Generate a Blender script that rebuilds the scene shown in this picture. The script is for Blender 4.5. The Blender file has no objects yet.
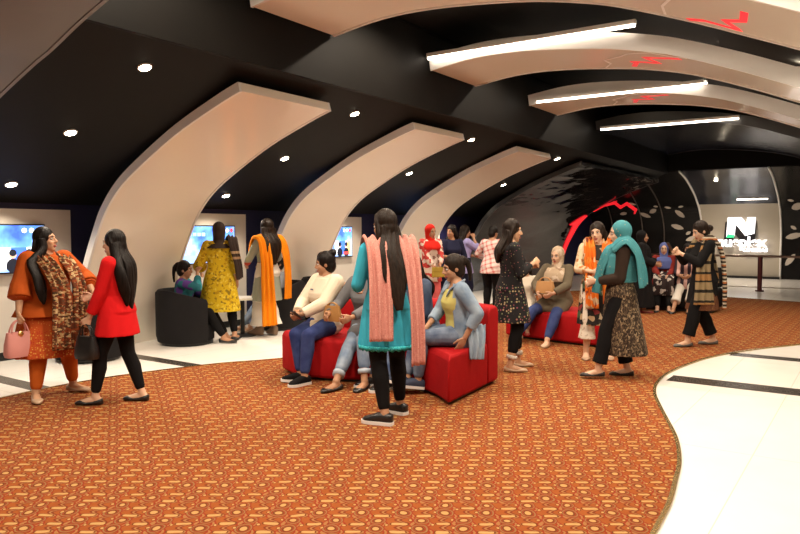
import bpy, bmesh, math, random
from math import sin, cos, pi, radians as RAD
from mathutils import Vector as V, Matrix, noise
import numpy as np
random.seed(7)
scn = bpy.context.scene
COL = scn.collection

# ------------------------------------------------------------------ materials
MATS = {}
def new_mat(name):
    m = bpy.data.materials.new(name); m.use_nodes = True
    nt = m.node_tree
    return m, nt, nt.nodes['Principled BSDF']
def N(nt, typ, **kw):
    n = nt.nodes.new(typ)
    for k, val in kw.items():
        if k == 'inp':
            for i, x in val.items():
                n.inputs[i].default_value = x
        else:
            setattr(n, k, val)
    return n
def M_(nt, op, a, b=None, c=None):
    n = nt.nodes.new('ShaderNodeMath'); n.operation = op
    for i, x in enumerate((a, b, c)):
        if x is None: continue
        if isinstance(x, (int, float)): n.inputs[i].default_value = x
        else: nt.links.new(x, n.inputs[i])
    return n.outputs[0]
def mixc(nt, fac, a, b):
    n = nt.nodes.new('ShaderNodeMix'); n.data_type = 'RGBA'
    for sock, x in ((n.inputs[0], fac), (n.inputs[6], a), (n.inputs[7], b)):
        if isinstance(x, (int, float)): sock.default_value = x
        elif isinstance(x, tuple): sock.default_value = x if len(x) == 4 else x + (1,)
        else: nt.links.new(x, sock)
    return n.outputs[2]
def coords(nt, scale=(1, 1, 1), rot=(0, 0, 0)):
    tc = nt.nodes.new('ShaderNodeTexCoord'); mp = nt.nodes.new('ShaderNodeMapping')
    mp.inputs['Scale'].default_value = scale; mp.inputs['Rotation'].default_value = rot
    nt.links.new(tc.outputs['Object'], mp.inputs['Vector'])
    return mp.outputs[0]
def ramp(nt, fac, stops, interp='CONSTANT'):
    r = nt.nodes.new('ShaderNodeValToRGB'); r.color_ramp.interpolation = interp
    e = r.color_ramp.elements
    while len(e) < len(stops): e.new(0.5)
    for i, (p, c) in enumerate(stops):
        e[i].position = p; e[i].color = c + (1,)
    nt.links.new(fac, r.inputs[0]); return r.outputs[0]
def bump(nt, b, h, strength=.3, dist=.01):
    n = nt.nodes.new('ShaderNodeBump'); n.inputs['Strength'].default_value = strength
    n.inputs['Distance'].default_value = dist
    nt.links.new(h, n.inputs['Height']); nt.links.new(n.outputs[0], b.inputs['Normal'])

def plain(name, col, rough=.6, spec=.5, metal=0, coat=0):
    if name in MATS: return MATS[name]
    m, nt, b = new_mat(name)
    b.inputs['Base Color'].default_value = col + (1,)
    b.inputs['Roughness'].default_value = rough
    b.inputs['Specular IOR Level'].default_value = spec
    b.inputs['Metallic'].default_value = metal
    b.inputs['Coat Weight'].default_value = coat
    MATS[name] = m; return m
def emit(name, col, s):
    if name in MATS: return MATS[name]
    m, nt, b = new_mat(name)
    b.inputs['Base Color'].default_value = col + (1,)
    b.inputs['Emission Color'].default_value = col + (1,)
    b.inputs['Emission Strength'].default_value = s
    MATS[name] = m; return m
def cloth(name, col, var=.25, rough=.85, weave=350):
    if name in MATS: return MATS[name]
    m, nt, b = new_mat(name)
    c = coords(nt)
    n1 = N(nt, 'ShaderNodeTexNoise', inp={'Scale': 14.0, 'Detail': 4.0}); nt.links.new(c, n1.inputs['Vector'])
    dark = tuple(x * (1 - var) for x in col)
    nt.links.new(mixc(nt, n1.outputs['Fac'], dark, col), b.inputs['Base Color'])
    n2 = N(nt, 'ShaderNodeTexNoise', inp={'Scale': float(weave), 'Detail': 1.0}); nt.links.new(c, n2.inputs['Vector'])
    b.inputs['Roughness'].default_value = rough
    b.inputs['Specular IOR Level'].default_value = .12
    bump(nt, b, n2.outputs['Fac'], .25, .004)
    MATS[name] = m; return m
def floral(name, cols, scale=30, stretch=(1, 1, 1), rough=.85):
    """printed cloth: cells of several dyes"""
    if name in MATS: return MATS[name]
    m, nt, b = new_mat(name)
    c = coords(nt, stretch)
    nz = N(nt, 'ShaderNodeTexNoise', inp={'Scale': scale * .8, 'Detail': 2.0}); nt.links.new(c, nz.inputs['Vector'])
    vm = nt.nodes.new('ShaderNodeVectorMath'); vm.operation = 'MULTIPLY_ADD'
    nt.links.new(nz.outputs['Color'], vm.inputs[0]); vm.inputs[1].default_value = (.03, .03, .03); nt.links.new(c, vm.inputs[2])
    vo = N(nt, 'ShaderNodeTexVoronoi', inp={'Scale': float(scale)}); nt.links.new(vm.outputs[0], vo.inputs['Vector'])
    sp = nt.nodes.new('ShaderNodeSeparateColor'); nt.links.new(vo.outputs['Color'], sp.inputs[0])
    n = len(cols)
    st = []; acc = 0
    tot = sum(w for w, _ in cols)
    for w, cc in cols:
        st.append((acc / tot, cc)); acc += w
    nt.links.new(ramp(nt, sp.outputs[0], st), b.inputs['Base Color'])
    b.inputs['Roughness'].default_value = rough; b.inputs['Specular IOR Level'].default_value = .2
    MATS[name] = m; return m
def dotted(name, base, cols, scale=24, size=.3, zlim=None):
    """embroidered dots on a plain ground; below zlim the motifs crowd"""
    if name in MATS: return MATS[name]
    m, nt, b = new_mat(name)
    c = coords(nt)
    vo = N(nt, 'ShaderNodeTexVoronoi', inp={'Scale': float(scale), 'Randomness': .6}); nt.links.new(c, vo.inputs['Vector'])
    sp = nt.nodes.new('ShaderNodeSeparateColor'); nt.links.new(vo.outputs['Color'], sp.inputs[0])
    lim = size
    if zlim:
        xyz = nt.nodes.new('ShaderNodeSeparateXYZ'); nt.links.new(c, xyz.inputs[0])
        lim = M_(nt, 'MULTIPLY_ADD', M_(nt, 'LESS_THAN', xyz.outputs[2], zlim), size * .7, size)
    f = M_(nt, 'LESS_THAN', vo.outputs['Distance'], lim)
    n = len(cols)
    col = ramp(nt, sp.outputs[0], [(i / n, cc) for i, cc in enumerate(cols)])
    nt.links.new(mixc(nt, f, base, col), b.inputs['Base Color'])
    b.inputs['Roughness'].default_value = .85; b.inputs['Specular IOR Level'].default_value = .2
    MATS[name] = m; return m
def banded(name, stops, period, axis=2, rough=.85):
    if name in MATS: return MATS[name]
    m, nt, b = new_mat(name)
    c = coords(nt)
    xyz = nt.nodes.new('ShaderNodeSeparateXYZ'); nt.links.new(c, xyz.inputs[0])
    f = M_(nt, 'FRACT', M_(nt, 'DIVIDE', xyz.outputs[axis], period))
    nt.links.new(ramp(nt, f, stops), b.inputs['Base Color'])
    b.inputs['Roughness'].default_value = rough; b.inputs['Specular IOR Level'].default_value = .2
    MATS[name] = m; return m
def plaid(name, a, bcol, period=.06):
    if name in MATS: return MATS[name]
    m, nt, b = new_mat(name)
    c = coords(nt, rot=(.2, .3, .6))
    xyz = nt.nodes.new('ShaderNodeSeparateXYZ'); nt.links.new(c, xyz.inputs[0])
    f1 = M_(nt, 'LESS_THAN', M_(nt, 'FRACT', M_(nt, 'DIVIDE', xyz.outputs[2], period)), .35)
    f2 = M_(nt, 'LESS_THAN', M_(nt, 'FRACT', M_(nt, 'DIVIDE', xyz.outputs[0], period)), .35)
    f = M_(nt, 'MULTIPLY', M_(nt, 'ADD', f1, f2), .5)
    nt.links.new(mixc(nt, f, a, bcol), b.inputs['Base Color'])
    b.inputs['Roughness'].default_value = .85
    MATS[name] = m; return m
def denim(name, col, fade=(.28, .36, .48)):
    if name in MATS: return MATS[name]
    m, nt, b = new_mat(name)
    c = coords(nt)
    n1 = N(nt, 'ShaderNodeTexNoise', inp={'Scale': 6.0, 'Detail': 5.0}); nt.links.new(c, n1.inputs['Vector'])
    r = ramp(nt, n1.outputs['Fac'], [(.35, col), (.75, fade)], 'LINEAR')
    nt.links.new(r, b.inputs['Base Color'])
    n2 = N(nt, 'ShaderNodeTexNoise', inp={'Scale': 300.0}); nt.links.new(c, n2.inputs['Vector'])
    bump(nt, b, n2.outputs['Fac'], .3, .004)
    b.inputs['Roughness'].default_value = .8; b.inputs['Specular IOR Level'].default_value = .2
    MATS[name] = m; return m
def hairmat(name, col):
    if name in MATS: return MATS[name]
    m, nt, b = new_mat(name)
    c = coords(nt, (90, 90, 6))
    n1 = N(nt, 'ShaderNodeTexNoise', inp={'Scale': 1.0, 'Detail': 4.0}); nt.links.new(c, n1.inputs['Vector'])
    nt.links.new(ramp(nt, n1.outputs['Fac'], [(.3, tuple(x * .35 for x in col)), (.75, tuple(x * 1.3 for x in col))], 'LINEAR'), b.inputs['Base Color'])
    b.inputs['Roughness'].default_value = .45
    b.inputs['Specular IOR Level'].default_value = .18
    bump(nt, b, n1.outputs['Fac'], .6, .01)
    MATS[name] = m; return m

# ------------------------------------------------------------------ mesh builder
class MB:
    def __init__(s): s.v = []; s.f = []; s.m = []; s.mi = 0
    def add(s, vs, fs):
        o = len(s.v); s.v += [tuple(p) for p in vs]
        s.f += [tuple(i + o for i in f) for f in fs]; s.m += [s.mi] * len(fs)
    def rings(s, rs, cap=True, closed=False):
        n = len(rs[0]); vs = [p for r in rs for p in r]; fs = []
        k = len(rs)
        for i in range(k if closed else k - 1):
            a, b = i * n, ((i + 1) % k) * n
            for j in range(n):
                fs.append((a + j, a + (j + 1) % n, b + (j + 1) % n, b + j))
        if cap and not closed:
            fs.append(tuple(reversed(range(n)))); fs.append(tuple(range((k - 1) * n, k * n)))
        s.add(vs, fs)
    def ell(s, c, r, ax=None, seg=14, rg=8):
        c = V(c); r = (r, r, r) if isinstance(r, (int, float)) else r
        ax = ax or (V((1, 0, 0)), V((0, 1, 0)), V((0, 0, 1)))
        rs = []
        for i in range(rg + 1):
            t = -pi / 2 + pi * i / rg
            t = max(-pi / 2 + .05, min(pi / 2 - .05, t))
            rs.append([c + ax[0] * (r[0] * cos(t) * cos(2 * pi * j / seg)) + ax[1] * (r[1] * cos(t) * sin(2 * pi * j / seg)) + ax[2] * (r[2] * sin(t)) for j in range(seg)])
        s.rings(rs)
    def tube(s, pts, rad, n=12, side=None, cap=True):
        """loft along pts; rad: number or (a along side, b along normal)"""
        pts = [V(p) for p in pts]; rs = []
        prev = None
        for i, p in enumerate(pts):
            t = (pts[min(i + 1, len(pts) - 1)] - pts[max(i - 1, 0)]).normalized()
            if prev is None:
                h = V(side) if side is not None else (V((1, 0, 0)) if abs(t.x) < .8 else V((0, 1, 0)))
            else: h = prev
            a = (h - t * h.dot(t)).normalized(); b = t.cross(a); prev = a
            r = rad[i] if isinstance(rad, (list, tuple)) else rad
            ra, rb = r if isinstance(r, tuple) else (r, r)
            rs.append([p + a * (ra * cos(2 * pi * j / n)) + b * (rb * sin(2 * pi * j / n)) for j in range(n)])
        s.rings(rs, cap)
    def chain(s, pts, rad, n=14):
        for i in range(len(pts) - 1):
            s.tube([pts[i], pts[i + 1]], [rad[i], rad[i + 1]], n)
        for p, r in zip(pts, rad): s.ell(p, r, seg=n)
    def box(s, lo, hi, mat=None):
        x0, y0, z0 = lo; x1, y1, z1 = hi
        vs = [V(p) for p in ((x0, y0, z0), (x1, y0, z0), (x1, y1, z0), (x0, y1, z0), (x0, y0, z1), (x1, y0, z1), (x1, y1, z1), (x0, y1, z1))]
        if mat is not None: vs = [mat @ p for p in vs]
        s.add(vs, [(0, 3, 2, 1), (4, 5, 6, 7), (0, 1, 5, 4), (1, 2, 6, 5), (2, 3, 7, 6), (3, 0, 4, 7)])
    def prism(s, poly, z0, z1):
        n = len(poly)
        vs = [(x, y, z0) for x, y in poly] + [(x, y, z1) for x, y in poly]
        s.add(vs, [tuple(reversed(range(n))), tuple(range(n, 2 * n))] + [(i, (i + 1) % n, n + (i + 1) % n, n + i) for i in range(n)])
    def mesh(s, name, mats, smooth=False):
        me = bpy.data.meshes.new(name); me.from_pydata(s.v, [], s.f)
        for m in mats: me.materials.append(m)
        if len(mats) > 1: me.polygons.foreach_set('material_index', s.m)
        bm = bmesh.new(); bm.from_mesh(me); bmesh.ops.recalc_face_normals(bm, faces=bm.faces); bm.to_mesh(me); bm.free()
        if smooth: me.polygons.foreach_set('use_smooth', [True] * len(me.polygons))
        me.update(); return me
def link(name, me, parent=None, loc=None):
    o = bpy.data.objects.new(name, me); COL.objects.link(o)
    if loc is not None: o.location = loc
    if parent: o.parent = parent
    return o
def obj(name, mb, mats, parent=None, smooth=False, bevel=0, seg=2, loc=None, auto=False):
    mats = mats if isinstance(mats, (list, tuple)) else [mats]
    me = mb.mesh(name, mats, smooth or auto)
    o = link(name, me, parent, loc)
    if bevel:
        b = o.modifiers.new('bevel', 'BEVEL'); b.width = bevel; b.segments = seg; b.limit_method = 'ANGLE'; b.angle_limit = RAD(40)
    if auto:
        me.set_sharp_from_angle(angle=RAD(38))
    return o
def bake(mb, voxel, smooth=3, fac=.5):
    """union every closed piece of mb into one continuous skin"""
    me = bpy.data.meshes.new('tmp'); me.from_pydata(mb.v, [], mb.f)
    o = bpy.data.objects.new('tmp', me); COL.objects.link(o)
    r = o.modifiers.new('r', 'REMESH'); r.mode = 'VOXEL'; r.voxel_size = voxel; r.use_smooth_shade = True
    if smooth:
        q = o.modifiers.new('s', 'SMOOTH'); q.iterations = smooth; q.factor = fac
    dg = bpy.context.evaluated_depsgraph_get()
    out = bpy.data.meshes.new_from_object(o.evaluated_get(dg))
    bpy.data.objects.remove(o); bpy.data.meshes.remove(me)
    return out
def baked(name, mb, voxel, mat, parent, smooth=3):
    me = bake(mb, voxel, smooth); me.name = name
    me.materials.clear(); me.materials.append(mat)
    me.polygons.foreach_set('use_smooth', [True] * len(me.polygons))
    return link(name, me, parent)
def tag(o, label=None, cat=None, group=None, kind=None):
    if label: o['label'] = label
    if cat: o['category'] = cat
    if group: o['group'] = group
    if kind: o['kind'] = kind
    return o
def struct(o): o['kind'] = 'structure'; return o
def empty(name, loc, rz=0):
    o = bpy.data.objects.new(name, None); COL.objects.link(o)
    o.location = loc; o.rotation_euler = (0, 0, rz); o.empty_display_size = .1
    return o
def copy_tree(o, parent=None):
    c = o.copy(); COL.objects.link(c)
    if parent: c.parent = parent
    for ch in list(o.children): copy_tree(ch, c)
    return c
def spline(pts, n=8, closed=False):
    pts = [V(p) for p in pts]; out = []; k = len(pts)
    rng = range(k if closed else k - 1)
    for i in rng:
        if closed: p0, p1, p2, p3 = pts[i - 1], pts[i], pts[(i + 1) % k], pts[(i + 2) % k]
        else: p0, p1, p2, p3 = pts[max(i - 1, 0)], pts[i], pts[i + 1], pts[min(i + 2, k - 1)]
        for j in range(n):
            t = j / n
            out.append(.5 * ((2 * p1) + (p2 - p0) * t + (2 * p0 - 5 * p1 + 4 * p2 - p3) * t * t + (3 * p1 - p0 - 3 * p2 + p3) * t ** 3))
    if not closed: out.append(pts[-1])
    return out

# ------------------------------------------------------------------ the setting
WX = -8.3           # left wall plane; y runs along the hall, x across it
def m_carpet():
    m, nt, b = new_mat('carpet')
    c = coords(nt, rot=(0, 0, RAD(-34)))
    nz = N(nt, 'ShaderNodeTexNoise', inp={'Scale': 9.0, 'Detail': 1.0}); nt.links.new(c, nz.inputs['Vector'])
    vm = nt.nodes.new('ShaderNodeVectorMath'); vm.operation = 'MULTIPLY_ADD'
    nt.links.new(nz.outputs['Color'], vm.inputs[0]); vm.inputs[1].default_value = (.03, .03, 0); nt.links.new(c, vm.inputs[2])
    s = nt.nodes.new('ShaderNodeSeparateXYZ'); nt.links.new(vm.outputs[0], s.inputs[0])
    v = M_(nt, 'DIVIDE', s.outputs[1], .20)
    row = M_(nt, 'FLOOR', v)
    u = M_(nt, 'ADD', M_(nt, 'DIVIDE', s.outputs[0], .22), M_(nt, 'MULTIPLY', row, .37))
    def d(x, c0):  # periodic distance
        return M_(nt, 'ABSOLUTE', M_(nt, 'SUBTRACT', M_(nt, 'FRACT', M_(nt, 'ADD', x, .5 - c0)), .5))
    def spot(u0, v0, ru, rv, p):
        a = M_(nt, 'POWER', M_(nt, 'DIVIDE', d(u, u0), ru), p); e = M_(nt, 'POWER', M_(nt, 'DIVIDE', d(v, v0), rv), p)
        return M_(nt, 'ADD', a, e)
    def lt(x, y): return M_(nt, 'LESS_THAN', x, y)
    sp = [spot(.24, .14, .165, .070, 4), spot(.30, .62, .165, .070, 4), spot(.74, .34, .085, .11, 2), spot(.80, .84, .075, .09, 2), spot(.52, .38, .035, .05, 2), spot(.03, .55, .035, .05, 2), spot(.53, .88, .035, .045, 2)]
    mn = sp[0]
    for x in sp[1:]: mn = M_(nt, 'MINIMUM', mn, x)
    w1 = M_(nt, 'ABSOLUTE', M_(nt, 'SUBTRACT', d(u, .02), M_(nt, 'MULTIPLY_ADD', M_(nt, 'SINE', M_(nt, 'MULTIPLY', v, 4 * pi)), .10, .34)))
    w2 = M_(nt, 'ABSOLUTE', M_(nt, 'SUBTRACT', d(u, .77), M_(nt, 'MULTIPLY_ADD', M_(nt, 'SINE', M_(nt, 'MULTIPLY', v, 4 * pi)), .05, .17)))
    wl = M_(nt, 'MINIMUM', w1, w2)
    base = mixc(nt, nz.outputs['Fac'], (.225, .054, .013), (.30, .085, .019))
    c1 = mixc(nt, lt(w1, .085), base, (.15, .030, .010))
    c2 = mixc(nt, lt(w2, .075), c1, (.23, .026, .010))
    c3 = mixc(nt, lt(wl, .028), c2, (.30, .14, .05))
    ring = M_(nt, 'ABSOLUTE', M_(nt, 'SUBTRACT', M_(nt, 'SQRT', M_(nt, 'MINIMUM', sp[2], sp[3])), 2.1))
    c3 = mixc(nt, lt(ring, .55), c3, (.22, .030, .010))
    c3 = mixc(nt, lt(ring, .22), c3, (.22, .125, .05))
    c4 = mixc(nt, lt(mn, 2.2), c3, (.12, .034, .010))
    c5 = mixc(nt, lt(mn, 1.0), c4, (.46, .27, .10))
    fz = N(nt, 'ShaderNodeTexNoise', inp={'Scale': 260.0, 'Detail': 2.0}); nt.links.new(c, fz.inputs['Vector'])
    nt.links.new(mixc(nt, M_(nt, 'MULTIPLY', fz.outputs['Fac'], .5), c5, mixc(nt, .6, c5, (.16, .03, .006))), b.inputs['Base Color'])
    b.inputs['Roughness'].default_value = .95; b.inputs['Specular IOR Level'].default_value = .1
    bump(nt, b, fz.outputs['Fac'], .5, .006)
    return m
def m_tile():
    m, nt, b = new_mat('white_floor_tile')
    c = coords(nt); s = nt.nodes.new('ShaderNodeSeparateXYZ'); nt.links.new(c, s.inputs[0])
    def line(x, p, off, w):
        f = M_(nt, 'FRACT', M_(nt, 'DIVIDE', M_(nt, 'ADD', x, off), p))
        return M_(nt, 'LESS_THAN', f, w / p)
    ln = M_(nt, 'MAXIMUM', line(s.outputs[0], .62, .66, .006), line(s.outputs[1], 1.85, .4, .005))
    nz = N(nt, 'ShaderNodeTexNoise', inp={'Scale': 3.0, 'Detail': 6.0}); nt.links.new(c, nz.inputs['Vector'])
    base = mixc(nt, nz.outputs['Fac'], (.78, .75, .70), (.86, .83, .78))
    nt.links.new(mixc(nt, ln, base, (.62, .56, .48)), b.inputs['Base Color'])
    b.inputs['Roughness'].default_value = .22; b.inputs['Specular IOR Level'].default_value = .4
    return m
def m_wall(name, a, c2, rough=.7, scale=3.0):
    m, nt, b = new_mat(name)
    c = coords(nt); nz = N(nt, 'ShaderNodeTexNoise', inp={'Scale': scale, 'Detail': 5.0}); nt.links.new(c, nz.inputs['Vector'])
    nt.links.new(mixc(nt, nz.outputs['Fac'], a, c2), b.inputs['Base Color'])
    b.inputs['Roughness'].default_value = rough
    return m
def m_gloss(name, col, scale=1.3, st=.25, rough=.08, stretch=(1, .35, 1)):
    m, nt, b = new_mat(name)
    c = coords(nt, stretch); nz = N(nt, 'ShaderNodeTexNoise', inp={'Scale': scale, 'Detail': 2.0}); nt.links.new(c, nz.inputs['Vector'])
    b.inputs['Base Color'].default_value = col + (1,); b.inputs['Roughness'].default_value = rough
    b.inputs['Specular IOR Level'].default_value = .6
    bump(nt, b, nz.outputs['Fac'], st, .08)
    return m
CARPET = m_carpet(); TILE = m_tile()
BLACKCEIL = m_wall('black_ceiling_paint', (.0055, .005, .0045), (.008, .007, .006), .6)
NAVY = m_wall('navy_wall_paint', (.008, .008, .045), (.012, .012, .06), .5)
PANEL = m_wall('white_wall_panel', (.60, .56, .50), (.66, .62, .56), .5)
CREAM = m_gloss('cream_gloss_panel', (.93, .86, .74), .8, .02, .16)
TRIMW = plain('pale_grey_trim', (.84, .82, .78), .35)
GLOSSB = m_gloss('black_gloss_panel', (.012, .011, .012), 2.2, .6, .06)
GLOSSB.node_tree.nodes['Principled BSDF'].inputs['IOR'].default_value = 2.2
GLOSSBLUE = m_gloss('blue_black_gloss', (.010, .012, .024), .6, .12, .22)
BLACK = plain('black_gap', (.01, .01, .01), .4)
BRASS = plain('brass_edge', (.40, .28, .11), .25, metal=.8)
STONE = plain('dark_stone_inlay', (.055, .047, .04), .25)
NEON = emit('red_neon', (1, .02, .03), .85)
LAMP = emit('warm_white_tube', (1, .88, .74), 9)
BULB = emit('downlight_bulb', (1, .85, .62), 60)
METAL = plain('brushed_aluminium', (.6, .6, .6), .3, metal=1)

fl = MB(); fl.box((-9, -6, -.1), (4.2, 25, 0)); struct(obj('floor', fl, TILE))
# carpet, its wavy outline and brass edge
right = [(-.6, -4), (-.66, 0), (-.74, 1.5), (-.82, 2.7), (-.88, 3.53), (-.91, 3.95), (-.97, 4.37), (-1.03, 4.73), (-1.16, 5.22), (-1.33, 5.68), (-1.49, 6.1), (-1.65, 6.55), (-1.75, 6.99), (-1.79, 7.53), (-1.74, 8.15), (-1.61, 8.83), (-1.38, 9.48), (-1.11, 10.01), (-.82, 10.5), (-.4, 11.3), (0, 12.3), (.2, 13.5), (0, 15), (-.6, 16.2), (-1.32, 16.65), (-2.74, 17.0), (-4, 16.95), (-5.4, 17.1)]
left = [(-6.3, 16.4), (-6.5, 14), (-6.3, 11), (-5.9, 9), (-5.7, 7.5), (-5.64, 6.6), (-5.69, 6.06), (-5.83, 5.73), (-6.07, 5.34), (-6.26, 4.81), (-6.40, 4.32), (-6.45, 3.9), (-6.46, 3.49), (-6.42, 3.12), (-6.34, 2), (-6.3, 0), (-6.3, -4)]
outl = [(p.x, p.y) for p in spline([(x, y, 0) for x, y in right + left], 4)]
cp = MB(); cp.prism(outl, 0.0005, .008); tag(struct(obj('floor_carpet', cp, CARPET)))
def strip(pts, w, z0, z1):
    s = MB(); rs = []
    for i, p in enumerate(pts):
        a = V(pts[max(i - 1, 0)]); b_ = V(pts[min(i + 1, len(pts) - 1)]); t = (b_ - a).normalized(); n = V((-t.y, t.x))
        q = V(p); l, r = q + n * w / 2, q - n * w / 2
        rs.append([(l.x, l.y, z0), (r.x, r.y, z0), (r.x, r.y, z1), (l.x, l.y, z1)])
    s.rings(rs); return s
struct(obj('trim_1', strip(outl, .028, 0.0005, .014), BRASS))
for i, (lo, hi) in enumerate([((-1.72, 7.25, 0), (4.1, 7.56, .002)), ((-1.45, 9.14, 0), (4.1, 9.38, .002)), ((-8.2, 3.46, 0), (-6.47, 3.64, .002)), ((-8.2, 5.02, 0), (-6.2, 5.2, .002))]):
    q = MB(); q.box(lo, hi); struct(obj('trim_%d' % (i + 2), q, STONE))

# left wall: navy, with pale panels between the ribs
q = MB(); q.box((WX - .15, -6, 0), (WX, 25, 2.0)); struct(obj('wall_left', q, NAVY))
pans = [(.9, 1.62), (3.1, 4.92), (6.3, 7.83), (9.45, 10.83), (12.85, 13.75)]
for i, (a, b_) in enumerate(pans):
    q = MB(); q.box((WX, a, .1), (WX + .04, b_, 1.745)); struct(obj('trim_%d' % (i + 10), q, PANEL))
    q = MB(); q.box((WX, a, 0), (WX + .03, b_, .098)); struct(obj('baseboard_left' if i == 0 else 'baseboard_left.%03d' % i, q, BLACK))
# raked black ceiling over the seating side, and the drop to the hall
def ceil_z(x): return 1.815 + .405 * (x + 8.3)
q = MB(); q.rings([[(WX - .1, y, ceil_z(WX - .1)), (-5.10, y, ceil_z(-5.10)), (-5.10, y, ceil_z(-5.10) + .12), (WX - .1, y, ceil_z(WX - .1) + .12)] for y in (-6, 21)])
struct(obj('ceiling_raked', q, BLACKCEIL))
q = MB(); q.box((-5.16, -6, ceil_z(-5.10) - .004), (-5.05, 21, 4.2)); struct(obj('ceiling_drop', q, BLACKCEIL))
# hall vault (black), the cream ribs hang against it
RP = [(-5.02, 3.63), (-4.35, 3.71), (-3.65, 3.70), (-2.75, 3.60), (-2.16, 3.48), (-1.8, 3.37), (-1.3, 3.18), (-.9, 3.01), (-.4, 2.79), (.3, 2.44), (1.0, 2.0), (1.6, 1.45), (2.0, .8), (2.15, 0)]
LP = [(-5.28, 2.96), (-5.6, 2.86), (-6.25, 2.62), (-6.85, 2.33), (-7.3, 2.07), (-7.62, 1.77), (-7.83, 1.44), (-8.03, 1.05), (-8.14, .7), (-8.22, .3), (-8.25, 0)]
def offs(pts, d):
    out = []
    for i, p in enumerate(pts):
        t = (pts[min(i + 1, len(pts) - 1)] - pts[max(i - 1, 0)]).normalized()
        out.append(p + V((-t.y, t.x)) * d)
    return out
def curve2(P, n=5): return [V((p.x, p.y)) for p in spline([(x, z, 0) for x, z in P], n)]
RC = curve2(RP); LC = curve2(LP)
RT = .17
vo = offs(RC, RT + .32)
vo = [V((-5.06, 4.15))] + vo
q = MB(); q.rings([[(p.x, y, p.y) for p in vo] + [(p.x, y, p.y) for p in reversed(offs(vo, .1))] for y in (-6, 21)])
struct(obj('ceiling_vault', q, BLACKCEIL))
q = MB(); q.box((2.45, -6, 0), (2.6, 25, 2.2)); struct(obj('wall_right', q, BLACKCEIL))
q = MB(); q.box((-9, -6.15, 0), (4.2, -6, 4.4)); struct(obj('wall_behind', q, m_wall('beige_wall', (.5, .42, .33), (.55, .47, .37))))
def rib(name, lower, upper, y0, y1, mat, edge, label, group, under):
    """a wide ribbon bent along an arc; lower/upper: lists of (x,z)"""
    root = empty(name, (lower[0].x, (y0 + y1) / 2, 0)); ox, oy = lower[0].x, (y0 + y1) / 2
    def slab(lo, up, a, b_):
        s = MB(); s.rings([[(p.x - ox, y - oy, p.y) for p in lo] + [(p.x - ox, y - oy, p.y) for p in reversed(up)] for y in (a, b_)]); return s
    obj('panel', slab(lower, upper, y0 + .035, y1 - .035), mat, root, auto=True)
    le = offs(lower, under)
    for a, b_ in ((y0, y0 + .03), (y1 - .03, y1)):
        obj('edge_trim', slab(le, upper, a, b_), edge, root, auto=True)
    tag(root, label, 'arched rib', group); return root
def lrib(y0, y1, mat, edge, label, group='arched ribs rising from the left wall', n='arched_rib'):
    return rib(n, offs(LC, .095), LC, y0, y1, mat, edge, label, group, .006)
def rrib(y0, y1, mat, edge, label, group='arched ribs under the hall vault', n='arched_rib'):
    return rib(n, RC, offs(RC, RT), y0, y1, mat, edge, label, group, -.012)
LC0 = curve2([(-4.45, 3.24), (-4.9, 3.10)] + LP)
rib('arched_rib', offs(LC0, .095), LC0, 1.62, 3.02, m_wall('shade_grey_panel', (.15, .16, .18), (.18, .19, .21), .4), plain('shade_grey_trim', (.20, .21, .23), .4), 'grey shadowed arched rib cut off by the upper left corner', 'arched ribs rising from the left wall', .006)  # shade on this rib is put into its grey colours
lrib(4.92, 6.32, CREAM, TRIMW, 'large cream arched rib behind the woman in the red coat')
lrib(8.07, 9.47, CREAM, TRIMW, 'cream arched rib curving up behind the woman with the pink dupatta')
lrib(11.37, 12.87, CREAM, TRIMW, 'smallest cream arched rib, farthest along the left wall')
L4 = lrib(14.6, 20.85, GLOSSB, plain('dark_trim', (.05, .05, .05), .3), 'wide glossy black arched rib edged with red neon light')
R0 = rrib(4.85, 6.1, CREAM, TRIMW, 'cream arched rib cut off by the top edge, nearest overhead')
R1 = rrib(8.1, 9.37, CREAM, TRIMW, 'cream arched rib overhead with the longest light bar at its tip')
R2 = rrib(11.3, 12.58, CREAM, TRIMW, 'cream arched rib overhead carrying the middle light bar')
R3 = rrib(14.75, 20.9, GLOSSBLUE, plain('dark_trim', (.05, .05, .05), .3), 'wide blue-black glossy arched rib over the far end of the hall')
# crackle lines on the overhead ribs: white ones printed, red ones given emission
REDLINE = emit('red_crackle_line', (.95, .04, .06), .55); WHITEP = plain('white_print', (.85, .82, .78), .4)
def on_curve(x):
    for a, b_ in zip(RC, RC[1:]):
        if a.x <= x <= b_.x:
            t = (x - a.x) / (b_.x - a.x); return a.y + (b_.y - a.y) * t
    return RC[-1].y
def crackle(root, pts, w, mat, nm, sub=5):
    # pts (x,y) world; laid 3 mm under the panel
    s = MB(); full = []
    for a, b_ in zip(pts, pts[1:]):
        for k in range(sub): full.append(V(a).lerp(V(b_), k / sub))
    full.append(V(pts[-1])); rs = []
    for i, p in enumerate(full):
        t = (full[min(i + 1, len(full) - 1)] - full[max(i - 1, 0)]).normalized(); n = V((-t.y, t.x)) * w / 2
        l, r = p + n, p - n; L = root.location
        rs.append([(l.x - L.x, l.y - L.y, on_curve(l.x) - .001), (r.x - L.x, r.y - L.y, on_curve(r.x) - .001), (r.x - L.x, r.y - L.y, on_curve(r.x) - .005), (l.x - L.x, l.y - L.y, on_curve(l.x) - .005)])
    s.rings(rs); return obj(nm, s, mat, root)
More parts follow.
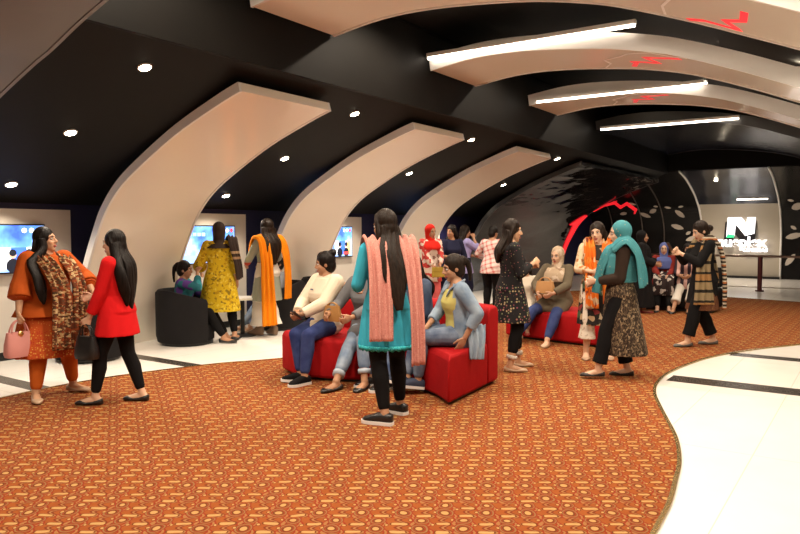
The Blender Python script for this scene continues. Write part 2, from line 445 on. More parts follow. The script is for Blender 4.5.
def crackle_set(root, y0, dx=0, amp=1):
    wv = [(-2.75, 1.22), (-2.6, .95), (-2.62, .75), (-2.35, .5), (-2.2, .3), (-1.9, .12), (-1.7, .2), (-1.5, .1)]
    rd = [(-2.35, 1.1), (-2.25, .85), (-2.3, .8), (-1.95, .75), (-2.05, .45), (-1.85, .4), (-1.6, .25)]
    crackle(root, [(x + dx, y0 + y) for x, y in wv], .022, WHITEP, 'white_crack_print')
    crackle(root, [(x + dx, y0 + y) for x, y in rd], .06, REDLINE, 'red_crackle_line')
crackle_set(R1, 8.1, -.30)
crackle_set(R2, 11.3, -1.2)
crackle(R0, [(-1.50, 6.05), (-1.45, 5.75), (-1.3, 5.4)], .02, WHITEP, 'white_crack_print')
crackle(R0, [(-1.32, 6.05), (-1.18, 5.95), (-.93, 5.98), (-1.0, 5.75), (-.85, 5.6), (-.8, 5.3)], .05, REDLINE, 'red_crackle_line')
# neon on the far edge of the black rib
def neon_line(root, ts, w0, w1, nm, y):
    """lit strip on the rib's underside along its far edge; ts = index range along LC"""
    lo = offs(LC, .10); s = MB(); rs = []; L = root.location; k = len(ts)
    for j, i in enumerate(ts):
        p = lo[i]; w = w0 + (w1 - w0) * j / (k - 1); t = (lo[min(i + 1, len(lo) - 1)] - lo[max(i - 1, 0)]).normalized(); n = V((-t.y, t.x)) * .02
        rs.append([(p.x - L.x, y - w - L.y, p.y), (p.x - L.x, y - L.y, p.y), (p.x + n.x - L.x, y - L.y, p.y + n.y), (p.x + n.x - L.x, y - w - L.y, p.y + n.y)])
    s.rings(rs); return obj(nm, s, NEON, root)
nL = len(LC)
neon_line(L4, list(range(21, 27)), .25, .75, 'neon_strip', 20.8)
neon_line(L4, list(range(26, 44)), .45, .15, 'neon_strip', 20.8)
def zigzag(parent, pts, y, w, nm, mat):
    s = MB(); L = parent.location; rs = []
    for i, p in enumerate(pts):
        a = V(pts[max(i - 1, 0)]); b_ = V(pts[min(i + 1, len(pts) - 1)]); t = (b_ - a).normalized(); n = V((-t.y, t.x)) * w / 2 * (1 if 0 < i < len(pts) - 1 else .4); q_ = V(p)
        rs.append([(q_.x + n.x - L.x, y - L.y, q_.y + n.y - L.z), (q_.x - n.x - L.x, y - L.y, q_.y - n.y - L.z), (q_.x - n.x - L.x, y + .03 - L.y, q_.y - n.y - L.z), (q_.x + n.x - L.x, y + .03 - L.y, q_.y + n.y - L.z)])
    s.rings(rs); return obj(nm, s, mat, parent)
zigzag(L4, [(-7.35, 2.0), (-7.1, 2.14), (-7.15, 2.06), (-6.75, 2.26), (-6.45, 2.36)], 20.88, .035, 'neon_strip', NEON)  # red glow along the glossy edge put into an emissive zigzag

# far wall: rises, then bends overhead towards the hall
FP = [(24.3, 0), (24.28, 1.0), (24.2, 1.6), (23.85, 2.1), (23.4, 2.4), (22.9, 2.64), (21.9, 2.98), (21.0, 3.16)]
FC = [V((p.x, p.y)) for p in spline([(y, z, 0) for y, z in FP], 5)]
def farseg(x0, x1, lo, hi, th=.12):
    pts = [p for p in FC if lo <= p.y <= hi + 1e-6]; back = offs(pts, -th); s = MB()
    s.rings([[(x, p.x, p.y) for p in pts] + [(x, p.x, p.y) for p in reversed(back)] for x in (x0, x1)]); return s
BLACKCEIL.node_tree.nodes['Principled BSDF'].inputs['Specular IOR Level'].default_value = .12
FW = m_gloss('black_far_wall', (.008, .0075, .0075), 1.0, .08, .25)
FW.node_tree.nodes['Principled BSDF'].inputs['Specular IOR Level'].default_value = .2
GLOSSBLUE.node_tree.nodes['Principled BSDF'].inputs['Specular IOR Level'].default_value = .3
wl = struct(obj('wall_far_left', farseg(-9, -4.74, 0, 9), FW, auto=True))
wr = struct(obj('wall_far_right', farseg(-2.47, 4.2, 0, 9), FW, auto=True))
WB = m_wall('warm_grey_sign_wall', (.44, .39, .31), (.48, .43, .35), .5)
z_split = [p.y for p in FC if p.y <= 2.33][-1]
struct(obj('wall_far', farseg(-4.72, -2.49, 0, z_split), WB, auto=True))
struct(obj('wall_far.001', farseg(-4.72, -2.49, z_split, 9), GLOSSBLUE, auto=True))
for i, x in enumerate((-4.73, -2.48)):
    q = MB(); q.tube([(x, p.x - .03, p.y - .01) for p in FC], .03, 8, side=(1, 0, 0)); struct(obj('trim_%d' % (20 + i), q, TRIMW, smooth=True))
for i, x in enumerate((-7.6, -6.6, -5.9)):
    q = MB(); q.tube([(x, p.x - .03, p.y - .01) for p in FC], .02, 8, side=(1, 0, 0)); struct(obj('trim_%d' % (22 + i), q, plain('dark_steel', (.16, .13, .11), .3, metal=.5), smooth=True))
q = MB(); q.box((WX - .1, 20.95, 3.18), (3, 21.1, 4.3)); struct(obj('wall_header', q, BLACKCEIL))
q = MB(); q.box((-4.72, 24.15, 0), (-2.49, 24.27, .07)); struct(obj('baseboard_far', q, BLACK))
# pale leaf inlays of the far wall
LEAF = plain('pale_leaf', (.62, .55, .47), .5)
def far_y(z):
    for a, b_ in zip(FC, FC[1:]):
        if a.y <= z <= b_.y: return a.x + (b_.x - a.x) * (z - a.y) / (b_.y - a.y)
    return 24.3
leaves = [(-6.78, 2.35, .30, .08, -5), (-6.45, 1.99, .36, .13, -22), (-6.17, 2.12, .26, .13, 25), (-5.68, 2.22, .20, .07, -8), (-5.35, 2.02, .34, .16, -42), (-5.27, 2.24, .16, .06, 12), (-5.48, 1.60, .40, .16, -18), (-5.03, 1.23, .42, .15, 20), (-5.15, 1.40, .17, .1, 35), (-6.04, 2.26, .14, .06, 0), (-7.15, 2.05, .24, .1, 10)]
leaves_r = [(-2.18, 2.36, .16, .07, -10), (-2.02, 2.19, .34, .2, 20), (-2.15, 1.57, .18, .1, -35), (-2.14, 1.32, .46, .18, 15), (-2.22, .6, .44, .17, 55), (-1.7, 1.9, .4, .18, -30), (-1.6, 1.0, .4, .18, 30)]
for par, L in ((wl, leaves), (wr, leaves_r)):
    for x, z, ln, wd, an in L:
        s = MB(); top = []; n = 10
        for k in range(n):
            t = k / n * 2 * pi; px = cos(t) * ln / 2; pz = (1 if sin(t) >= 0 else -1) * abs(sin(t)) ** 1.4 * wd / 2
            a = RAD(an); top.append((x + px * cos(a) - pz * sin(a), z + px * sin(a) + pz * cos(a)))
        y_ = lambda zz: far_y(zz)
        s.rings([[(px, y_(pz) - .03, pz) for px, pz in top], [(px, y_(pz) + .01, pz) for px, pz in top]])
        obj('leaf_inlay', s, LEAF, par)

nb_ = empty('neon_bolt', (-7.0, 23.2, 2.2))
zigzag(nb_, [(-7.55, 2.30), (-7.25, 2.40), (-7.05, 2.24), (-6.85, 2.36), (-6.55, 2.14), (-6.6, 2.02)], 23.2, .11, 'tube', NEON)
tag(nb_, 'red zigzag neon on the dark far wall beside the pale leaves', 'neon light')

# lit sign on the far wall
def text(body, size, mat, name, parent, loc, ext=.02, bold=.0, mirror=False, shear=0, spacing=1.0):
    cu = bpy.data.curves.new(name, 'FONT'); cu.body = body; cu.size = size; cu.extrude = ext; cu.offset = bold
    cu.align_x = 'CENTER'; cu.align_y = 'CENTER'; cu.shear = shear; cu.space_character = spacing
    t = bpy.data.objects.new('t', cu); COL.objects.link(t)
    dg = bpy.context.evaluated_depsgraph_get(); me = bpy.data.meshes.new_from_object(t.evaluated_get(dg))
    bpy.data.objects.remove(t); me.name = name
    me.materials.clear(); me.materials.append(mat)
    o = link(name, me, parent); o.rotation_euler = (pi / 2, 0, 0); o.location = loc; return o
SIGNW = emit('sign_white', (1, .97, .98), 1.6); SIGNK = plain('sign_black', (.012, .012, .014), .3)
sg = empty('lit_sign', (-3.58, 24.12, 1.05))
def poly_obj(nm, pts, y0, y1, mat, parent):
    s = MB(); s.rings([[(x, y0, z) for x, z in pts], [(x, y1, z) for x, z in pts]]); return obj(nm, s, mat, parent)
NP = [(-.42, .0), (-.19, .02), (-.16, .40), (.12, .03), (.37, .10), (.41, .82), (.18, .80), (.15, .38), (-.10, .76), (-.38, .70)]
poly_obj('letter_shadow', [(x * 1.12 - .02, z * 1.08 - .06) for x, z in NP], -.02, .1, SIGNK, sg)
for o_ in [poly_obj('letter_n', NP, -.09, -.025, SIGNW, sg)]: o_.location = (.0, 0, .24); 
sg.children[0].location = (0.02, 0, .24)
GREEN = emit('sign_green', (.03, .55, .22), 1.2)
o_ = poly_obj('letter_glow', [(-.40, -.03), (-.19, -.03), (-.16, .05), (-.36, .09)], -.1, -.03, GREEN, sg); o_.location = (0, 0, .24)
text('nueplex', .44, SIGNW, 'sign_lettering', sg, (.02, -.04, .07), .03, .016)
text('CINEMAS', .15, SIGNW, 'sign_lettering', sg, (.42, -.04, -.17), .03, .008, spacing=1.15)
tag(sg, 'lit white letter N over lit lettering on the grey far wall', 'sign')

# railing before the sign wall
WINE = plain('dark_red_post', (.10, .015, .018), .35)
rl = empty('handrail', (-2.4, 19.2, 0))
for x in (-4.9, -3.55, -2.38 - .02, -.9, .6):
    s = MB(); s.tube([(x + 2.4, 0, 0), (x + 2.4, 0, .84)], .055, 12); s.tube([(x + 2.4, 0, 0), (x + 2.4, 0, .03)], .1, 14); obj('post', s, WINE, rl, auto=True)
s = MB(); s.tube([(-2.6, 0, .86), (3.1, 0, .86)], .03, 10); obj('top_rail', s, plain('rail_brown', (.25, .16, .12), .3, metal=.4), rl, smooth=True)
s = MB(); s.tube([(-2.6, 0, .10), (3.1, 0, .10)], .015, 8); obj('lower_rail', s, plain('rail_steel', (.5, .45, .4), .3, metal=.8), rl, smooth=True)
tag(rl, 'dark red handrail with round posts before the lit sign', 'railing')

# slatted display frame on the far left
sf = empty('slatted_screen', (-8.9, 23.9, 0)); s = MB()
for x in (-.36, .30): s.box((x, -.03, .2), (x + .05, .03, 1.95))
s.box((-.36, -.03, 1.9), (.35, .03, 1.95)); s.box((-.36, -.03, .2), (.35, .03, .25)); obj('frame', s, plain('screen_frame', (.35, .3, .24), .4), sf)
s = MB()
for k in range(14): s.box((-.3, -.02, .32 + k * .1), (.3, .02, .36 + k * .1))
obj('slats', s, plain('brass_slats', (.34, .25, .12), .4, metal=.3), sf)
tag(sf, 'tall framed screen of thin brass slats in the dark far corner', 'screen')

# ------------------------------------------------------------------ lamps
def light(kind, loc, energy, col, parent=None, **kw):
    ld = bpy.data.lights.new('lamp_light', kind); ld.energy = energy; ld.color = col
    for k, x in kw.items(): setattr(ld, k, x)
    o = bpy.data.objects.new('light_source', ld); COL.objects.link(o)
    if parent: o.parent = parent
    o.location = loc; return o
WARM = (1, .84, .66)
def light_bar(x0, x1, y, z, label, group='light bars on the overhead ribs'):
    r = empty('light_bar', ((x0 + x1) / 2, y, z)); h = (x1 - x0) / 2
    s = MB(); s.box((-h, -.035, .01), (h, .035, .06)); obj('housing', s, TRIMW, r, bevel=.008)
    s = MB(); s.tube([(-h + .01, 0, -.005), (h - .01, 0, -.005)], (.020, .018), 10, side=(0, 1, 0)); obj('tube', s, LAMP, r, smooth=True)
    tag(r, label, 'light', group); return r
light_bar(-5.02, -2.30, 8.03, 3.77, 'longest and nearest glowing white light bar overhead')
light_bar(-4.85, -2.22, 11.22, 3.655, 'middle one of the three glowing light bars overhead')
light_bar(-4.9, -2.25, 14.66, 3.60, 'farthest and shortest looking of the three glowing light bars')
light_bar(-3.6, -2.75, 23.32, 2.42, 'short added light bar standing in for a reflection above the lit sign', 'added lights over the sign wall')  # added lamp in place of a light bar's reflection in the gloss
def downlight(x, y, label, group, z=None, power=26, tilt=True, ang=130):
    if z is None: z = ceil_z(x) - .002
    r = empty('downlight', (x, y, z))
    s = MB(); n = 18
    s.rings([[(rr * cos(2 * pi * k / n), rr * sin(2 * pi * k / n), zz) for k in range(n)] for rr, zz in ((.066, .004), (.066, -.008), (.054, -.010), (.051, .002))], cap=False); obj('ring', s, TRIMW, r)
    s = MB(); s.tube([(0, 0, -.012), (0, 0, .001)], .050, 16); obj('bulb', s, BULB, r)
    if tilt: r.rotation_euler = (0, -math.atan(.405), 0)
    l = light('SPOT', (0, 0, -.03), power, WARM, r, spot_size=RAD(ang), spot_blend=.6, shadow_soft_size=.04)
    if tilt: l.rotation_euler = (0, math.atan(.405) * .7, 0)
    tag(r, label, 'downlight', group); return r
rows = [(4.0, 'row cut by the big near rib'), (7.05, 'row between the largest and the second cream rib'), (10.1, 'row between the second and the smallest cream rib'), (13.75, 'row beyond the smallest cream rib')]
for y, wh in rows:
    for x, ps in ((-5.48, 'highest downlight'), (-6.68, 'middle downlight'), (-7.84, 'lowest downlight')):
        downlight(x, y, ps + ' in the ' + wh, 'downlights in the raked black ceiling', power=105)
downlight(-5.6, 20.5, 'lone downlight in the corner of the black ceiling drop', 'downlights in the raked black ceiling')
downlight(-3.95, 22.0, 'lone added downlight standing in for a reflection over the lit sign wall', 'added lights over the sign wall', z=2.93, tilt=False, power=420, ang=150)  # added lamp in place of a reflected spot, brightens the sign wall

# ------------------------------------------------------------------ wall monitors
SC_BLUE = emit('screen_blue', (.05, .16, .75), 1.5); SC_LT = emit('screen_light', (.30, .50, .95), 1.5); SC_W = emit('screen_white', (.85, .9, .95), 1.4)
SC_K = emit('screen_dark', (.01, .015, .03), .6); SC_R = emit('screen_red', (.8, .08, .08), 1.2); SC_Y = emit('screen_yellow', (.9, .75, .25), 1.3); SC_S = emit('screen_skin', (.7, .40, .28), 1.2)
def m_screen():
    m, nt, b = new_mat('screen_clouds'); c = coords(nt)
    nz = N(nt, 'ShaderNodeTexNoise', inp={'Scale': 3.2, 'Detail': 3.0}); nt.links.new(c, nz.inputs['Vector'])
    col = ramp(nt, nz.outputs['Fac'], [(.32, (.03, .09, .55)), (.48, (.10, .30, .90)), (.62, (.45, .65, 1.0))], 'LINEAR')
    nt.links.new(col, b.inputs['Emission Color']); nt.links.new(col, b.inputs['Base Color']); b.inputs['Emission Strength'].default_value = 1.3
    return m
SC_BG = m_screen()
def monitor(y1, w, label):
    # right (far) end at y1, faces +x
    r = empty('wall_monitor', (WX + .04, y1 - w / 2, 1.0)); h = .57
    s = MB(); s.box((0, -w / 2, 0), (.05, w / 2, h)); obj('bezel', s, plain('monitor_black', (.012, .012, .014), .3), r, bevel=.006)
    s = MB(); a = .018
    def rect(y0, y1_, z0, z1, mi, x): s.mi = mi; s.add([(x, y0, z0), (x, y1_, z0), (x, y1_, z1), (x, y0, z1)], [(0, 1, 2, 3)])
    def disc(y, z, rr, mi, x, sy=1): s.mi = mi; s.add([(x, y + rr * sy * cos(k * pi / 6), z + rr * sin(k * pi / 6)) for k in range(12)], [tuple(range(12))])
    rect(-w / 2 + a, w / 2 - a, a, h - a, 0, .052)
    rect(-w / 2 + a, w / 2 - a, a, .13, 1, .0535)
    py0, py1 = -.02, w / 2 - .06
    rect(py0, py1, .05, .30, 2, .0545)
    rect(py1 - .10, py1, .05, .30, 5, .055); rect(py0 + .12, py0 + .30, .05, .30, 6, .055)
    for py, mc in ((py0 + .14, 3), (py0 + .33, 4)):
        disc(py, .09, .085, 3, .056, .9); rect(py - .075, py + .075, .05, .10, mc, .0565); disc(py, .215, .042, 7, .0565); disc(py, .24, .04, 3, .057, 1.1)
    for k, mi in ((0, 2), (1, 2), (2, 4)): disc(w / 2 - .08 - .085 * (2 - k), h - .075, .03, mi, .055)
    for k in range(5): rect(-w / 2 + .05 + k * .08, -w / 2 + .11 + k * .08, h - .16, h - .11, 1, .0545)
    me = s.mesh('screen', [SC_BG, SC_LT, SC_W, SC_K, SC_R, SC_Y, SC_BLUE, SC_S]); link('screen', me, r)
    s = MB(); s.box((.05, -w / 2, 0), (.056, w / 2, .012)); obj('lower_edge', s, plain('monitor_black', (.012, .012, .014), .3), r)
    tag(r, label, 'monitor', 'monitors on the left wall'); return r
monitor(4.57, 1.02, 'blue lit wall monitor at the left edge beside the woman in orange')
monitor(7.56, 1.02, 'blue lit wall monitor behind the woman in the yellow kurta')
monitor(10.48, 1.0, 'blue lit wall monitor left of the woman with the pink dupatta')
monitor(13.35, 1.0, 'farthest blue wall monitor, behind the red headscarf')

# ------------------------------------------------------------------ seats and table
BLKF = cloth('black_upholstery', (.014, .013, .014), .3, .8)
def tub_chair(x, y, az, label, s_=1.0):
    r = empty('tub_chair', (x, y, 0), RAD(34.2 - az)); R_ = .40 * s_
    s = MB(); n = 26; a0, a1 = RAD(-52), RAD(232)
    rs = []
    for k in range(n + 1):
        t = a0 + (a1 - a0) * k / n; t = t + pi  # opening towards +y
        d = V((cos(t), sin(t), 0)); top = .72 - .12 * max(0, (abs(k / n - .5) * 2 - .45)) / .55
        o_, i_ = R_, R_ - .11
        rs.append([d * (o_ - .02) + V((0, 0, .04)), d * o_ + V((0, 0, .12)), d * o_ + V((0, 0, top - .04)), d * (o_ - .03) + V((0, 0, top)), d * (i_ + .03) + V((0, 0, top)), d * i_ + V((0, 0, top - .04)), d * i_ + V((0, 0, .1)), d * (i_ + .02) + V((0, 0, .04))])
    s.rings(rs); obj('backrest', s, BLKF, r, auto=True)
    s = MB(); s.tube([(0, .02, .06), (0, .02, .20), (0, .02, .25), (0, .02, .27)], [(.30, .33), (.30, .33), (.29, .32), (.25, .28)], 24, side=(1, 0, 0)); obj('seat', s, BLKF, r, auto=True)
    s = MB(); s.tube([(0, 0, 0), (0, 0, .05)], .33, 24); obj('base', s, BLACK, r)
    tag(r, label, 'armchair', 'black tub armchairs by the left wall'); return r
tub_chair(-7.58, 4.72, 60, 'black tub armchair between the women in orange and red')
tub_chair(-7.58, 6.12, 85, 'black tub armchair holding the seated woman in purple')
tub_chair(-7.58, 7.85, -135, 'black tub armchair behind the orange dupatta')
tub_chair(-7.58, 8.95, 95, 'black tub armchair holding the person in white')
tb = empty('side_table', (-7.45, 6.98, 0))
s = MB(); s.tube([(0, 0, .52), (0, 0, .55)], .22, 28); obj('tabletop', s, plain('white_laminate', (.8, .77, .72), .3), tb, bevel=.006)
s = MB(); s.tube([(0, 0, 0), (0, 0, .015), (0, 0, .03), (0, 0, .52)], [.19, .18, .03, .03], 18); obj('pedestal', s, BLACK, tb, auto=True)
tag(tb, 'small round white table between the black tub armchairs', 'table')

RED = cloth('red_velvet', (.36, .006, .008), .25, .7)
def plan_sofa(front, back, label, seat_h=.44, back_h=.77, back_w=.26, name='sofa', sofa_back=True):
    """upholstered bench following two plan curves, right end to left end"""
    cx = sum(p[0] for p in front + back) / len(front + back); cy = sum(p[1] for p in front + back) / len(front + back)
    r = empty(name, (cx, cy, 0))
    F = [V((p.x - cx, p.y - cy, 0)) for p in spline([(x, y, 0) for x, y in front], 6)]; B = [V((p.x - cx, p.y - cy, 0)) for p in spline([(x, y, 0) for x, y in back], 6)]
    def body(f, b_, z0, z1, rad, nm, mat):
        # rounded cross-section swept from right end to left end
        s = MB(); rs = []
        for p, q_ in zip(f, b_):
            d = (q_ - p); L = d.length; d.normalize()
            prof = [(0, z0), (0, z1 - rad), (rad * .3, z1 - rad * .3), (rad, z1), (L - rad, z1), (L - rad * .3, z1 - rad * .3), (L, z1 - rad), (L, z0)]
            rs.append([p + d * a + V((0, 0, z)) for a, z in prof])
        s.rings(rs); return obj(nm, s, mat, r, bevel=.03, seg=3, auto=True)
    if sofa_back:
        M2 = [b_ + (f - b_).normalized() * back_w for f, b_ in zip(F, B)]
        body(F, [m + (f - m).normalized() * .004 for f, m in zip(F, M2)], .035, seat_h, .05, 'seat', RED)
        body(M2, B, .035, back_h, .07, 'backrest', RED)
    else: body(F, B, .035, seat_h, .05, 'seat', RED)
    inn = [f + (b_ - f).normalized() * .06 for f, b_ in zip(F, B)]; inb = [b_ + (f - b_).normalized() * .06 for f, b_ in zip(F, B)]
    s = MB(); s.rings([[p, q_, q_ + V((0, 0, .05)), p + V((0, 0, .05))] for p, q_ in list(zip(inn, inb))[1:-1]]); obj('plinth', s, BLACK, r)
    tag(r, label, 'sofa', 'red sofas on the carpet'); return r
plan_sofa([(-2.96, 5.08), (-3.36, 5.38), (-3.9, 5.52), (-4.4, 5.30), (-4.8, 5.24), (-5.2, 5.42)], [(-3.05, 6.2), (-3.5, 6.42), (-4.0, 6.5), (-4.5, 6.38), (-4.85, 6.3), (-5.1, 6.35)], 'long red sofa in front where the girl in the denim jacket sits')
plan_sofa([(-2.75, 8.72), (-3.3, 8.78), (-3.9, 8.88), (-4.3, 8.95)], [(-2.7, 9.5), (-3.3, 9.58), (-3.9, 9.7), (-4.3, 9.8)], 'red bench farther back under the woman in the beige headscarf', seat_h=.42, sofa_back=False)
def plain_bench(x0, x1, y0, y1, label):
    r = empty('bench', ((x0 + x1) / 2, (y0 + y1) / 2, 0)); hx, hy = (x1 - x0) / 2, (y1 - y0) / 2
    s = MB(); s.box((-hx, -hy, .06), (hx, hy, .42)); obj('seat', s, BLKF, r, bevel=.04, seg=3, auto=True)
    s = MB(); s.box((-hx, hy - .18, .43), (hx, hy, .8)); obj('backrest', s, BLKF, r, bevel=.04, seg=3, auto=True)
    s = MB(); s.box((-hx + .06, -hy + .06, 0), (hx - .06, hy - .06, .06)); obj('plinth', s, BLACK, r)
    tag(r, label, 'bench')
plain_bench(-4.0, -2.4, 13.5, 14.3, 'black bench at the back under the woman in the blue headscarf')
# ------------------------------------------------------------------ people
def m_skin(name, col):
    if name in MATS: return MATS[name]
    m, nt, b = new_mat(name)
    c = coords(nt); nz = N(nt, 'ShaderNodeTexNoise', inp={'Scale': 25.0, 'Detail': 3.0}); nt.links.new(c, nz.inputs['Vector'])
    nt.links.new(mixc(nt, nz.outputs['Fac'], tuple(x * .9 for x in col), col), b.inputs['Base Color'])
    b.inputs['Roughness'].default_value = .5; b.inputs['Specular IOR Level'].default_value = .35
    MATS[name] = m; return m
SKIN_A = m_skin('skin_wheat', (.56, .32, .19)); SKIN_B = m_skin('skin_brown', (.42, .22, .125)); SKIN_C = m_skin('skin_fair', (.64, .40, .27))
EYEW = plain('eye_white', (.75, .72, .68), .3); IRIS = plain('iris', (.015, .009, .006), .2)
LIPS = plain('lip_rose', (.38, .09, .075), .45); BROW = plain('brow_dark', (.02, .013, .01), .7)
HAIR = hairmat('hair_black_brown', (.009, .006, .005)); HAIRB = hairmat('hair_dark_brown', (.018, .010, .006))
SOLE = plain('white_rubber', (.75, .73, .70), .5)
def ik(a, c, l1, l2, pole):
    d = c - a; L = d.length; mx = (l1 + l2) * .995
    if L > mx: c = a + d * (mx / L); d = c - a; L = mx
    if L < abs(l1 - l2) + .02: L = abs(l1 - l2) + .02
    u = d.normalized(); x = (l1 * l1 - l2 * l2 + L * L) / (2 * L); h = math.sqrt(max(l1 * l1 - x * x, 0))
    p = V(pole); p = p - u * p.dot(u)
    if p.length < 1e-4: p = V((0, 1, 0)) - u * u.y
    return a + u * x + p.normalized() * h, c

class Person:
    """local frame: x to the person's right, y forward, z up; ground at z = 0"""
    def __init__(s, xy, az, h, label, skin=SKIN_A, fat=1.0, sit=False, hip=None, lean=0, side=0, twist=0, head=(0, 0, 0), feet=None, hands=None, elbows=None, knees=None, curl=(30, 30), voxel=.0075, group=None):
        k = s.k = h / 1.62; s.fat = fat; s.vox = voxel; s.sit = sit; s.skin = skin; s.xy = xy; s.az = az; s.label = label; s.group = group
        hip = hip if hip is not None else (.53 if sit else .875 * k)
        s.P = V((0, 0, hip)) if not isinstance(hip, tuple) else V(hip)
        le, si = RAD(lean), RAD(side)
        s.up = V((sin(si), sin(le), cos(le) * cos(si))).normalized()
        tw = RAD(twist); s.sr = V((cos(tw), sin(tw), 0)); s.sr = (s.sr - s.up * s.sr.dot(s.up)).normalized(); s.sf = s.up.cross(s.sr).normalized()
        s.pr = V((1, 0, 0)); s.pf = V((0, 1, 0))
        s.neck = s.at(.515); 
        hy, hp, hr = [RAD(a) for a in head]
        R = Matrix.Rotation(hy, 3, 'Z') @ Matrix.Rotation(-hp, 3, 'X') @ Matrix.Rotation(hr, 3, 'Y')
        s.hr, s.hf, s.hu = R @ V((1, 0, 0)), R @ V((0, 1, 0)), R @ V((0, 0, 1))
        s.hc = s.neck + s.up * (.045 * k) + s.hu * (.068 * k) + s.hf * (.012 * k)
        # legs
        ft = feet or [(-.09, .02, 0, 8, 0), (.09, .0, 0, -8, 0)]
        kn = knees or [(-.06, 1, .15), (.06, 1, .15)]
        s.hipj, s.knee, s.ank, s.fd = [], [], [], []
        for i, sg in enumerate((-1, 1)):
            x, y, z, yaw, pitch = ft[i]
            hj = s.P + V((sg * .088 * k, 0, -.01)); a = V((x, y, z + .085 * k))
            kk, a = ik(hj, a, .40 * k, .395 * k, kn[i])
            s.hipj.append(hj); s.knee.append(kk); s.ank.append(a)
            yw, pt = RAD(yaw), RAD(pitch); s.fd.append(V((-sin(yw) * cos(pt), cos(yw) * cos(pt), sin(pt))))
        hd = hands or [(-.25 * fat, .04, .78 * k), (.25 * fat, .04, .78 * k)]
        el = elbows or [(-.5, -.8, -.3), (.5, -.8, -.3)]
        s.sh, s.elb, s.wri = [], [], []
        for i, sg in enumerate((-1, 1)):
            sh = s.at(.443) + s.sr * (sg * .152 * k * (.6 + .4 * fat)); e, w_ = ik(sh, V(hd[i]), .27 * k, .245 * k, el[i])
            s.sh.append(sh); s.elb.append(e); s.wri.append(w_)
        s.curl = curl
        s.root = None
        s.build_body()
    def at(s, d, f=0.0, r=0.0):
        return s.P + s.up * (d * s.k) + s.sf * (f * s.k) + s.sr * (r * s.k)
    def H(s, x, y, z): return s.hc + (s.hr * x + s.hf * y + s.hu * z) * s.k
    TORSO = [(-.09, .11, .085, -.005), (-.05, .150, .105, -.012), (0, .168, .118, -.015), (.07, .155, .105, -.005), (.15, .126, .09, .004), (.21, .128, .092, .01), (.27, .138, .108, .02), (.32, .142, .112, .022), (.38, .148, .095, .004), (.43, .138, .078, -.006), (.475, .095, .060, -.008), (.505, .07, .052, -.005), (.525, .05, .048, 0)]
    def torso(s, mb, grow=0, lo=-.2, hi=.6, n=28, folds=0):
        rs = []
        for d, a, b, f in s.TORSO:
            if d < lo or d > hi: continue
            t = min(1, max(0, (d + .05) / .25)); r_, f_ = s.pr.lerp(s.sr, t).normalized(), s.pf.lerp(s.sf, t).normalized()
            fa = s.fat if d < .42 else .5 + .5 * s.fat
            a2 = a * s.k * fa + grow; b2 = b * s.k * fa + grow; c = s.P + s.up * (d * s.k) + f_ * (f * s.k)
            ring = []
            for j in range(n):
                t_ = 2 * pi * j / n; e = .85
                cx, sx = cos(t_), sin(t_); m = 1 + folds * sin(t_ * 9 + d * 20)
                ring.append(c + r_ * (a2 * m * math.copysign(abs(cx) ** e, cx)) + f_ * (b2 * m * math.copysign(abs(sx) ** e, sx)))
            rs.append(ring)
        mb.rings(rs)
    def legs(s, mb, grow=0, end=1.0, flare=0, start=0, which=(0, 1)):
        k = s.k; fat = .55 + .45 * s.fat
        for i in which:
            h, kn, a = s.hipj[i], s.knee[i], s.ank[i]
            pts, rad = [], []
            prof = [(0, .088), (.35, .082), (.7, .066), (1.0, .056), (1.12, .055), (1.35, .056), (1.6, .046), (1.85, .036), (2.0, .034)]
            for t, r in prof:
                if t / 2 > end: break
                p = h.lerp(kn, t) if t <= 1 else kn.lerp(a, t - 1)
                if t > 1.05:
                    cd_ = (kn - a).normalized(); bk = V((0, -1, 0)); bk = bk - cd_ * bk.dot(cd_)
                    p = p + bk * (.012 * k * max(0, 1 - abs(t - 1.38) / .4))
                pts.append(p); rad.append(r * k * fat + grow + flare * max(0, t - 1.0))
            if flare:
                mb.chain(pts[:-1], rad[:-1], 14); mb.tube(pts[-3:], [rad[-3], rad[-2], rad[-2] + flare * .5], 14)
            else: mb.chain(pts, rad, 14)
    def arms(s, mb, grow=0, end=1.0, flare=0, which=(0, 1), fat=None):
        k = s.k; fat = fat or (.5 + .5 * s.fat)
        for i in which:
            a, e, w_ = s.sh[i], s.elb[i], s.wri[i]
            prof = [(0, .052), (.4, .046), (.8, .039), (1.0, .037), (1.2, .037), (1.6, .030), (2.0, .0235)]
            pts, rad = [], []; last = None
            for t, r in prof:
                tt = min(t, end * 2)
                p = a.lerp(e, tt) if tt <= 1 else e.lerp(w_, tt - 1)
                pts.append(p); rad.append(r * k * fat + grow + flare * max(0, t - .6))
                if t >= end * 2: break
            if flare or end < .99:
                mb.chain(pts[:-1], rad[:-1], 14); mb.tube(pts[-2:], rad[-2:], 14)
            else: mb.chain(pts, rad, 14)
    def hand(s, mb, i):
        k = s.k * .95; w_ = s.wri[i]; sg = (-1, 1)[i]
        d = (w_ - s.elb[i]).normalized()
        inward = V((-sg, 0.25, 0)); n = (inward - d * inward.dot(d)).normalized()      # palm faces the body
        side = d.cross(n).normalized()
        if side.dot(V((0, 1, .6))) < 0: side = -side                                   # thumb side: forward / up
        kn = w_ + d * (.082 * k)
        mb.tube([w_ - d * .02 * k, w_ + d * .012 * k, w_ + d * .05 * k, kn, kn + d * .008 * k], [(.023 * k, .018 * k), (.027 * k, .017 * k), (.037 * k, .016 * k), (.039 * k, .014 * k), (.032 * k, .011 * k)], 12, side=side)
        c = RAD(s.curl[i])
